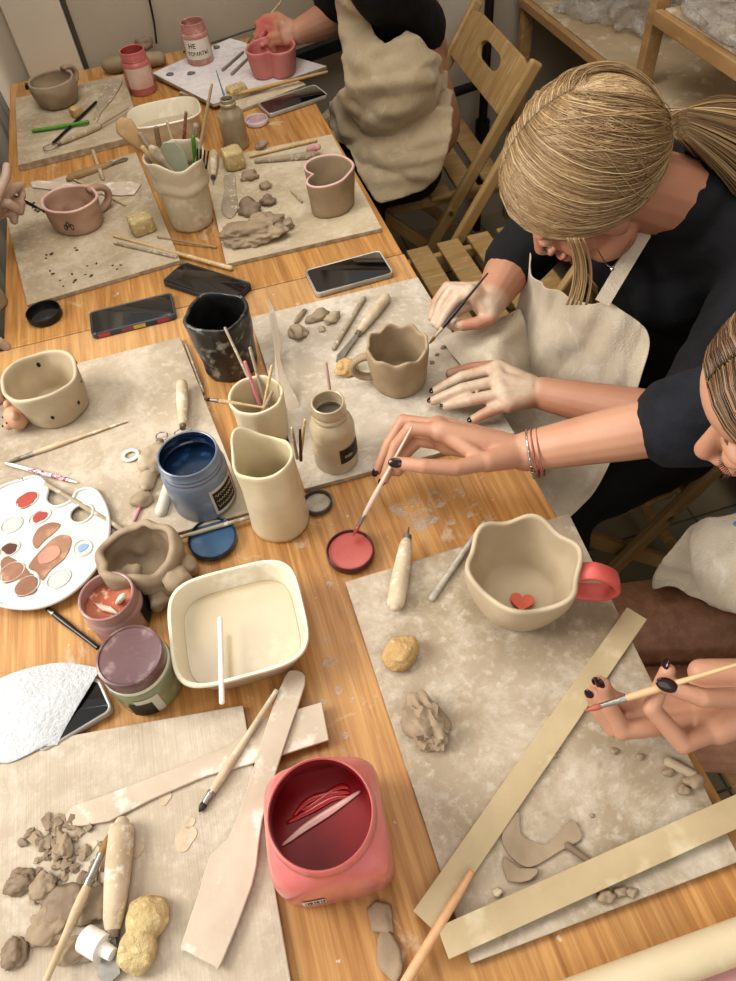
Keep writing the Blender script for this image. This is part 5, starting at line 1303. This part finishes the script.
cap(b,at(700,672,.075),at(750,678,.085),.014,.020); cap(b,at(640,715,.058),at(700,712,.06),.011,.012)
# thighs, bare to the hem
for y0,y1 in ((.29,.385),(.12,.245)): cap(b,V((.76,y0,.54)),V((.40,y1,.545)),.084,.066,20); cap(b,V((.40,y1,.54)),V((.44,y1,.12)),.056,.040)
me=fuse(b,.0026,3); set_dust_shade(me,[(V((.40+.08*k,y,.545)),.13) for k in range(5) for y in (.25,.38)]); bodyC=fused_obj('body',me,M_skinC,PC)  # mask darkens the thighs, putting their shade into the skin colour
facebits(bodyC,W_,R_,UC,FC,LC)
for q in (m1[0],m1[1]): nail(bodyC,q[3],q[2],M_nail,.013,.0052,nrm=(-.6,-.4,.6),fwd=.003)
nail(bodyC,t1[3],t1[2],M_nail,.019,.0062,fwd=-.001,off=.0072)
nail(bodyC,t2[3],t2[2],M_nail,.021,.0066,fwd=0,off=.0074)
nail(bodyC,m2[0][3],m2[0][2],M_nail,.013,.0052,nrm=(-.3,.5,.6)); nail(bodyC,m2[1][3],m2[1][2],M_nail,.015,.0050,nrm=(-.5,.2,.8)); nail(bodyC,m2[2][3],m2[2][2],M_nail,.014,.0048,nrm=(-.5,.2,.8)); nail(bodyC,m2[3][3],m2[3][2],M_nail,.013,.0046,nrm=(-.5,.2,.8))
def topC(b,g=0):
    cap(b,V((.665,.27,.945)),V((.71,.27,.84)),.095+g,.115+g,24); cap(b,V((.71,.27,.84)),V((.80,.27,.60)),.118+g,.14+g,24)
    cap(b,V((.66,.38,.955)),V((.67,.14,.955)),.062+g,.062+g)
b=new(); topC(b); cap(b,sRC,eRC,.062,.055); cap(b,eRC,eRC.lerp(wRC,.06),.055,.053); cap(b,sLC,eLC,.062,.052)
me=fuse(b,.0045,5); fused_obj('navy_shirt',me,M_navycloth,PC,disp=fold(.006,14,3))
b=new(); d=(wRC-eRC).normalized(); c=eRC.lerp(wRC,.07)
tube(b,[c-d*.030,c-d*.026,c-d*.003,c+d*.002,c-d*.002],[.050,.055,.0545,.051,.042],36); me=mesh_from(b,[('SUBSURF',dict(levels=1,render_levels=1))]); fused_obj('rolled_cuff',me,M_navycloth,PC,disp=fold(.004,22,8))
b=new()
for y0,y1 in ((.285,.33),(.12,.175)): cap(b,V((.78,y0,.54)),V((.62,y1,.545)),.094,.088,20)
ell(b,V((.80,.29,.55)),(.14,.18,.10)); me=fuse(b,.006,5); fused_obj('black_shorts',me,M_blackcloth,PC)
def apC(b,g):
    topC(b,g)
    for y0,y1 in ((.29,.385),): cap(b,V((.76,y0,.54)),V((.44,y1,.545)),.088+g,.072+g,20)
    ell(b,V((.62,.43,.54)),(.17+g,.09+g,.085+g))
    cap(b,V((.74,.30,.58)),V((.55,.32,.575)),.085+g,.07+g); ell(b,V((.66,.33,.66)),(.12+g,.12+g,.07+g))
pC=[(652,582),(662,562),(676,545),(690,530),(705,522),(740,515),(800,500),(860,560),(850,640),(760,622),(736,612),(715,605),(695,598),(678,590),(664,588),(652,592)]
cutcloth('apron',apC,.004,pC,M_apronw,PC,grow=.016,disp=fold(.009,13,9))
b=new()
for (x,y,r) in ((729,545,.008),(735,549,.006),(733,539,.006)): disc(b,at(x,y,-.062)+V((0,0,.05)),r,lambda a:1+.3*math.sin(3*a),th=.001)
build('blue_embroidery',b,simple('blue thread','#3f6ea6','#6f97c4',60,.8),PC)
# bracelets
c=at(535,453,.096); d=(eRC-wRC).normalized(); s,t_=frame(d)
for k,(off,m,r) in enumerate(((0,M_cord,.0012),(.007,M_cord,.0010),(-.006,M_silver,.0014))):
    b=new(); q=[c+d*(off+.006*math.sin(a+.6))+s*.031*math.cos(a)+t_*.031*math.sin(a) for a in [2*PI*i/40 for i in range(42)]]; tube(b,q,r,6)
    if k==2:
        for i in range(0,40,2): ell(b,q[i],(.0019,)*3,sub=1)
    build('bracelet',b,m,PC)
b=new(); tube(b,[c+d*.008+t_*.0+V((0,0,.03)),c+d*.022+V((0,0,.028)),c+d*.030+V((0,-.002,.030))],[.0010,.0010,.002],6); build('bracelet_knot',b,M_cord,PC)
def strandC(rnd):
    s=rnd.choice((-1,1)); v=rnd.random()
    th=math.radians(30+v*95)
    st=(s*rnd.uniform(0.002,.03),math.cos(th),math.sin(th))
    if rnd.random()<.3: st=(s*rnd.uniform(0,.8),math.cos(th)*.8,math.sin(th)*.9+.15)
    e=(s*rnd.uniform(.3,.8),-.85,-.75+rnd.uniform(-.2,.1))
    q=(s*(1.0+.6*(1-v)),st[1]*.75+.10,.25-.25*(1-v)+rnd.uniform(-.1,.1))
    k=rnd.uniform(.98,1.035); N=17
    return [surf(HC,FC,UC,LC,bezd(st,q,e,i/(N-1)),k) for i in range(N)]
tC=['#5f4733','#72573f','#4b3626','#866a4f','#3f2d20','#9b7f62']
def shC(b):
    g=bmesh.ops.create_icosphere(b,subdivisions=4,radius=1)
    for v in g['verts']:
        d=v.co.copy(); p=surf(HC,FC,UC,LC,(d.x,d.y,d.z),.975)
        if d.y>.5 and d.z<.25: p=HC+(p-HC)*.45
        v.co=p
hair(bodyC,HC,FC,UC,LC,0,strandC,6000,tC,shell=shC,basecol='#5a4431',seed=6,width=.00055)
def backC(rnd):
    a=rnd.uniform(-1,1); p0=surf(HC,FC,UC,LC,(a*.8,-.85,-.6),1.0); e=V((.72,.27+.14*a,.90+rnd.uniform(-.05,.05))); m=p0.lerp(e,.5)+V((.03,0,.05))
    return [p0*(1-t)**2+m*2*t*(1-t)+e*t*t for t in [i/10 for i in range(11)]]
hair(bodyC,HC,FC,UC,LC,0,backC,300,tC,name='long_hair_back',seed=15,width=.0010)
brush(at(353,536,.020),at(412,427,.150),'pale handled brush held in the near person\'s right hand over the red lid',.0032,simple('pale pinkish brush wood','#cdb3a0','#dbc6b6',10,.5),bl=.018,fl=.018,bm_=M_red)
brush(at(584,711,.110),at(752,660,.175),'pale handled brush with coral tip held in the near person\'s left hand',.0034,simple('tan brush wood','#c3a077','#d6b790',10,.5),bl=.018,fl=.024,bm_=simple('coral wet bristle','#9a5040','#b66a58',30,.5))
# ======================= A: far person
PA=person('seated person in black top and clay stained canvas apron with head out of view',(.70,1.82,0))
HA=V((.45,1.80,1.32)); FA,UA,LA=hframe((-.85,.05,-.5))
sLA=V((.490,1.675,1.02)); sRA=V((.500,1.985,1.02)); 
wRA=at(297,33,.085); eRA=V((.480,2.03,.84)); eLA=at(432,50,.03); wLA=V((.58,1.78,.68))
b=new(); W_,R_=headprims(b,HA,FA,UA,LA); neckA=V((.51,1.81,1.16)); cap(b,W_(0,-.03,-.045),neckA,.052,.056); cap(b,neckA,V((.53,1.82,1.05)),.058,.09)
cap(b,V((.53,1.82,1.03)),V((.63,1.82,.62)),.09,.11); cap(b,sRA,V((.54,1.85,1.04)),.045,.06); cap(b,sLA,V((.54,1.8,1.04)),.045,.06)
cap(b,sRA,eRA,.046,.042); cap(b,eRA,eRA.lerp(wRA,.4),.043,.040); cap(b,eRA.lerp(wRA,.4),wRA,.040,.028)
cap(b,sLA,eLA,.046,.042); cap(b,eLA,wLA,.042,.028)
m3=[J((283,25,.105),(266,22,.10),(259,30,.085),(256,38,.07)),J((284,30,.095),(266,29,.090),(261,37,.075),(260,43,.06)),J((285,36,.085),(270,37,.08),(266,43,.068),(268,47,.055)),J((287,41,.075),(275,42,.07),(272,46,.06),(275,50,.05))]
t3=J((290,24,.105),(278,16,.11),(266,18,.105),(257,24,.095))
hand(b,wRA,m3,t3,rw=.028,rp=.0145,fr=.0105,ft=.0080)
m4=[[wLA+V((-.085-.028*j,.03-.02*i,-.012-.006*j)) for j in range(4)] for i in range(4)]
hand(b,wLA,m4,[wLA+V((-.03,.03,-.01)),wLA+V((-.065,.05,-.015)),wLA+V((-.09,.055,-.02))])
me=fuse(b,.0028,3); set_dust_shade(me,[(m3[0][2],.05),(m3[1][1],.04)]); bodyA=fused_obj('body',me,M_skinA,PA); facebits(bodyA,W_,R_,UA,FA,LA)
def strandA(rnd):
    s=rnd.choice((-1,1)); th=math.radians(30+rnd.random()*95); st=(s*.02,math.cos(th),math.sin(th)); e=(s*rnd.uniform(0,.4),-1,-.6); q=(s*1.3,.2,.2)
    return [surf(HA,FA,UA,LA,bezd(st,q,e,i/10),1.0) for i in range(11)]
def shA(b):
    g=bmesh.ops.create_icosphere(b,subdivisions=3,radius=1)
    for v in g['verts']:
        d=v.co.copy(); p=surf(HA,FA,UA,LA,(d.x,d.y,d.z),.98)
        if d.y>.45 and d.z<.3: p=HA+(p-HA)*.45
        v.co=p
hair(bodyA,HA,FA,UA,LA,0,strandA,400,tC,shell=shA,basecol='#4f3a29',seed=20,width=.0016)
def topA(b,g=0):
    cap(b,V((.525,1.82,1.03)),V((.55,1.82,.90)),.085+g,.105+g,24); cap(b,V((.55,1.82,.90)),V((.575,1.82,.62)),.105+g,.115+g,24); cap(b,V((.50,1.95,1.02)),V((.52,1.69,1.02)),.062+g,.062+g)
b=new(); topA(b); cap(b,sRA,sRA.lerp(eRA,.75),.066,.062); cap(b,sLA,sLA.lerp(eLA,.68),.068,.070)
me=fuse(b,.006,5); fused_obj('black_top',me,M_blackcloth,PA,disp=fold(.005,12,3))
def lapA(b,g=0):
    for y0,y1 in ((1.74,1.72),(1.92,1.95)): cap(b,V((.58,y0,.56)),V((.40,y1,.56)),.088+g,.075+g,20)
    ell(b,V((.56,1.82,.57)),(.10+g,.15+g,.09+g))
b=new(); lapA(b)
for y in (1.70,1.97): cap(b,V((.42,y,.53)),V((.46,y,.06)),.06,.05)
me=fuse(b,.007,5); fused_obj('dark_trousers',me,M_blackcloth,PA)
def apA(b,g):
    topA(b,g); lapA(b,g); cap(b,V((.57,1.82,.62)),V((.42,1.83,.58)),.11+g,.08+g); cap(b,V((.54,1.80,.85)),V((.54,1.80,.66)),.11+g,.13+g)
    ell(b,V((.58,1.70,.62)),(.15+g,.10+g,.12+g)); ell(b,V((.50,1.66,.52)),(.13+g,.08+g,.12+g)); ell(b,V((.56,1.74,.62)),(.11+g,.12+g,.11+g)); ell(b,V((.52,1.72,.80)),(.10+g,.10+g,.12+g))
pA=[(339,-60),(339,0),(343,35),(347,70),(349,85),(338,96),(326,113),(320,125),(346,145),(356,167),(367,187),(374,199),(381,203),(402,198),(424,190),(441,168),(450,134),(452,100),(444,72),(432,54),(418,42),(406,32),(395,42),(384,47),(374,33),(368,15),(357,0),(352,-60)]
cutcloth('apron',apA,.005,pA,M_apron,PA,grow=.016,disp=fold(.013,15,5,(1,0,0)),th=.003)
brush(at(247,44,.045),at(287,-6,.155),'long wooden brush held in the far person\'s hand over the pink heart mug',.0036,M_dustwood,bl=.014,fl=.018)
# ======================= D and E: people beyond the left edge
def armperson(label,loc,wrist,elbow,sh,ms,th,mat,dust_shade):
    P=person(label,loc); b=new(); cap(b,elbow,wrist,.040,.027); cap(b,sh,elbow,.046,.041); hand(b,wrist,ms,th,rw=.027,rp=.0140,fr=.0100,ft=.0078)
    me=fuse(b,.0024,3); set_dust_shade(me,dust_shade); bd=fused_obj('body',me,mat,P)
    b=new(); cap(b,sh,sh.lerp(elbow,.75),.060,.056); me=fuse(b,.006,4); fused_obj('sleeve',me,M_navycloth,P,disp=fold(.005,13)); return P
wD=at(-38,238,.075); eD=V((-.62,1.30,.86)); sD=V((-.80,1.15,1.0))
m5=[J((-8,205,.12),(1,188,.135),(6,176,.145),(7,166,.155)),J((-6,208,.105),(12,190,.11),(20,186,.098),(22,196,.085)),J((-8,215,.09),(10,200,.09),(21,203,.078),(20,212,.065)),J((-12,222,.075),(4,212,.072),(14,214,.062),(14,221,.052))]
t5=J((-22,215,.10),(-5,200,.115),(8,203,.105),(16,208,.09))
armperson('person beyond the left edge whose dusty hand paints the low mug',(-.80,1.30,0),wD,eD,sD,m5,t5,M_skinD,[(m5[1][1],.09)])
brush(at(47,213,.030),at(-20,178,.140),'thin black brush held by the dusty hand at the left edge',.0028,M_brushblack,bl=.010,fl=.014,bm_=M_bristle_dk)
wE=at(-62,392,.07); eE=V((-.66,.80,.86)); sE=V((-.85,.65,1.0))
m6=[J((-30,352,.075),(-14,343,.072),(-1,342,.062),(7,347,.050)),J((-34,366,.070),(-22,360,.066),(-12,360,.056),(-6,364,.046)),J((-34,386,.045),(-18,385,.038),(-5,388,.030),(4,390,.022)),J((-36,400,.035),(-20,399,.028),(-10,400,.020),(0,400,.014))]
t6=J((-45,380,.06),(-30,378,.055),(-16,376,.048),(-6,376,.04))
armperson('person beyond the left edge whose fingertips hold the speckled cup',(-.85,.85,0),wE,eE,sE,m6,t6,M_skinD,[(m6[0][3],.03)])
# ------------------------------------------------------------------ folding chairs (front = -X)
def chair(x,y,rz,label,seat_z=.455):
    """x,y = middle of the seat; built with its origin on the floor under the seat"""
    t=thing('folding_chair',label,'chair',(0,0,0),'folding wooden chairs along the right side of the tables')
    w=.215
    for s in (-1,1):
        b=new(); beam(b,(-.22,s*w,.012),(.235,s*w,.775),.034,.020); o=build('back_post',b,M_chair,t,smooth=False,bevel=.006)
        b=new(); c=V((.02,s*(w+.012),.42)); tube(b,[c-V((0,.002,0)),c+V((0,.002,0))],.007,14); build('bolt',b,M_bolt,o)
        b=new(); beam(b,(-.17,s*(w-.024),.435),(.26,s*(w-.024),.012),.034,.020); build('rear_leg',b,M_chair,t,smooth=False,bevel=.006)
        b=new(); beam(b,(-.19,s*(w-.046),seat_z-.02),(.19,s*(w-.046),seat_z-.02),.030,.018); build('seat_rail',b,M_chair,t,smooth=False,bevel=.004)
    b=new()
    for k in range(5): box(b,(-.165+.083*k,0,seat_z),(.060,.40,.012))
    build('seat',b,M_chair,t,smooth=False,bevel=.003)
    # back panel with a hand hole, slightly bowed
    d=V((.455,0,.763)).normalized()
    b=new()
    outl=[(-.205,0),(.205,0),(.205,.125),(.15,.135),(-.15,.135),(-.205,.125)]
    hole=[(.045*math.cos(a)*(1 if abs(math.cos(a))>.1 else 1)+(.03 if math.cos(a)>0 else -.03),.022*math.sin(a)+.078) for a in [2*PI*i/24 for i in range(24)]]
    M4=Matrix.Translation(V((.235,0,.775))-d*.150)@Matrix(((0,d.x,d.z,0),(1,0,0,0),(0,d.z,-d.x,0),(0,0,0,1)))
    plate(b,outl,-.006,.006,[hole],mat=M4); build('back_panel',b,M_chair,t,smooth=False,bevel=.002)
    b=new(); beam(b,(-.165,-.2,.10),(-.165,.2,.10),.02,.02,up=(0,0,1)); build('stretcher',b,M_chair,t,smooth=False,bevel=.003)
    b=new(); beam(b,(.20,-.18,.075),(.20,.18,.075),.02,.02,up=(0,0,1)); build('stretcher',b,M_chair,t,smooth=False,bevel=.003)
    t.location=(x,y,0); t.rotation_euler=(0,0,rz); return t
chair(.67,1.93,-.05,'folding wooden chair with an oval hand hole in its back under the far seated person')
chair(.60,1.33,.0,'empty slatted folding wooden chair between the far person and the blonde person')
chair(.66,.815,.05,'folding wooden chair under the blonde person in the white apron')
chair(.70,.27,.0,'folding wooden chair under the near person with the brown hair')
# ------------------------------------------------------------------ shelving on the right wall
t=thing('shelf_unit','pine shelving unit with dusty boards along the right wall','shelf',(1.33,1.5,0))
X0=1.10; X1=XR-.005
for y in (.30,1.585,2.235):
    for x in (X0+.012,X1-.02):
        b=new(); box(b,(x+.01,y,.925),(.036,.026,1.85)); build('post',b,M_shelf,t,smooth=False,bevel=.002)
for z in (.16,.72,1.62):
    b=new(); box(b,((X0+X1)/2+.01,1.27,z-.009),(X1-X0-.02,1.98,.018)); build('shelf_board',b,M_shelftop,t,smooth=False,bevel=.002)
    b=new(); box(b,(X0+.004,1.27,z-.011),(.018,1.98,.024)); build('front_lip',b,M_shelf,t,smooth=False,bevel=.002)
    for y in (.32,1.56,2.22):
        b=new(); box(b,((X0+X1)/2,y,z-.034),(X1-X0-.04,.02,.03)); build('cross_rail',b,M_shelf,t,smooth=False)
b=new(); box(b,((X0+X1)/2+.01,.935,.885),(X1-X0-.02,1.25,.018)); build('shelf_board',b,M_shelftop,t,smooth=False,bevel=.002)
b=new(); box(b,(X0+.004,.935,.880),(.018,1.25,.030)); build('front_lip',b,M_shelf,t,smooth=False,bevel=.002)
b=new(); box(b,(X1-.004,1.27,.93),(.006,1.96,1.8)); build('back_sheet',b,M_shelf,t,smooth=False)
def film_bag(c,r,seed,label,amp=.5):
    b=new(); lump(b,c,r,seed,amp,sub=5,fr=1.3); me=bpy.data.meshes.new('plastic_bag')
    for v in b.verts: v.co+=v.normal*.012*nz(v.co,22,seed)
    return single('plastic_bag',b,M_film,label,'plastic bag',ang=180)
film_bag(V((1.32,2.0,.722)),(.15,.18,.12),1,'crumpled clear plastic bag on the middle shelf behind the blonde person')
film_bag(V((1.33,1.9,.162)),(.17,.22,.26),2,'clear plastic bag hanging low under the shelf behind the second chair')
film_bag(V((1.27,1.22,.897)),(.15,.30,.06),3,'crumpled clear plastic sheeting on the upper shelf at top right')
C=V((1.22,1.22,.897)); b=new(); vessel(b,C,.06,.07,prof=lambda t:.8+.2*t,wall=.006,seed=30); single('clay_bowl',b,M_paleclay,'pale clay bowl wrapped in plastic on the upper shelf','bowl',ang=180)
# black metal stand by the wall
t=thing('metal_stand','black pipe stand with a crossbar against the back wall','stand',(.98,2.18,0))
for (a,b_,n) in (((.98,2.2,0),(.98,2.2,1.25),'upright_pipe'),((.80,2.2,.50),(1.09,2.2,.53),'cross_pipe'),((.98,2.2,.27),(.98,2.2,.40),'clamp')):
    b=new(); tube(b,[a,b_],.024 if n=='clamp' else .014,14); build(n,b,M_pipe,t)
b=new(); beam(b,(.34,2.255,.665),(.60,2.255,.70),.035,.03,up=(0,1,0)); single('black_rail',b,M_pipe,'black rail on the back wall behind the far forearm','rail',smooth=False,bevel=.003)
b=new(); beam(b,(.62,2.15,.0),(.66,2.15,.0),.0,.0,up=(0,1,0)) if False else None
if b: b.free()
# ------------------------------------------------------------------ lights
def area(loc,target,size,power,col,sy=None):
    l=bpy.data.lights.new('window_or_fill_light','AREA'); l.energy=power; l.size=size; l.color=col
    if sy: l.shape='RECTANGLE'; l.size_y=sy
    o=bpy.data.objects.new('window_or_fill_light',l); COL.objects.link(o); o.location=loc
    o.rotation_euler=(V(target)-V(loc)).to_track_quat('-Z','Y').to_euler(); return o
area((-1.9,1.0,2.3),(.2,.9,.75),1.2,70,(1,.96,.90),1.3)
area((-.1,-1.2,2.7),(.4,2.0,.7),1.8,14,(1,.97,.93),1.4)  # added frontal fill lamp, aimed at the back of the room
area((.1,1.2,2.7),(.6,2.3,.8),1.3,24,(1,.96,.90),1.1)  # added overhead lamp to brighten the back wall and shelves
W=bpy.data.worlds.new('world'); SC.world=W; W.use_nodes=True
W.node_tree.nodes['Background'].inputs[0].default_value=(1,.95,.88,1); W.node_tree.nodes['Background'].inputs[1].default_value=.62
SC.view_settings.view_transform='Standard'; SC.view_settings.look='Medium High Contrast'; SC.view_settings.exposure=-.12
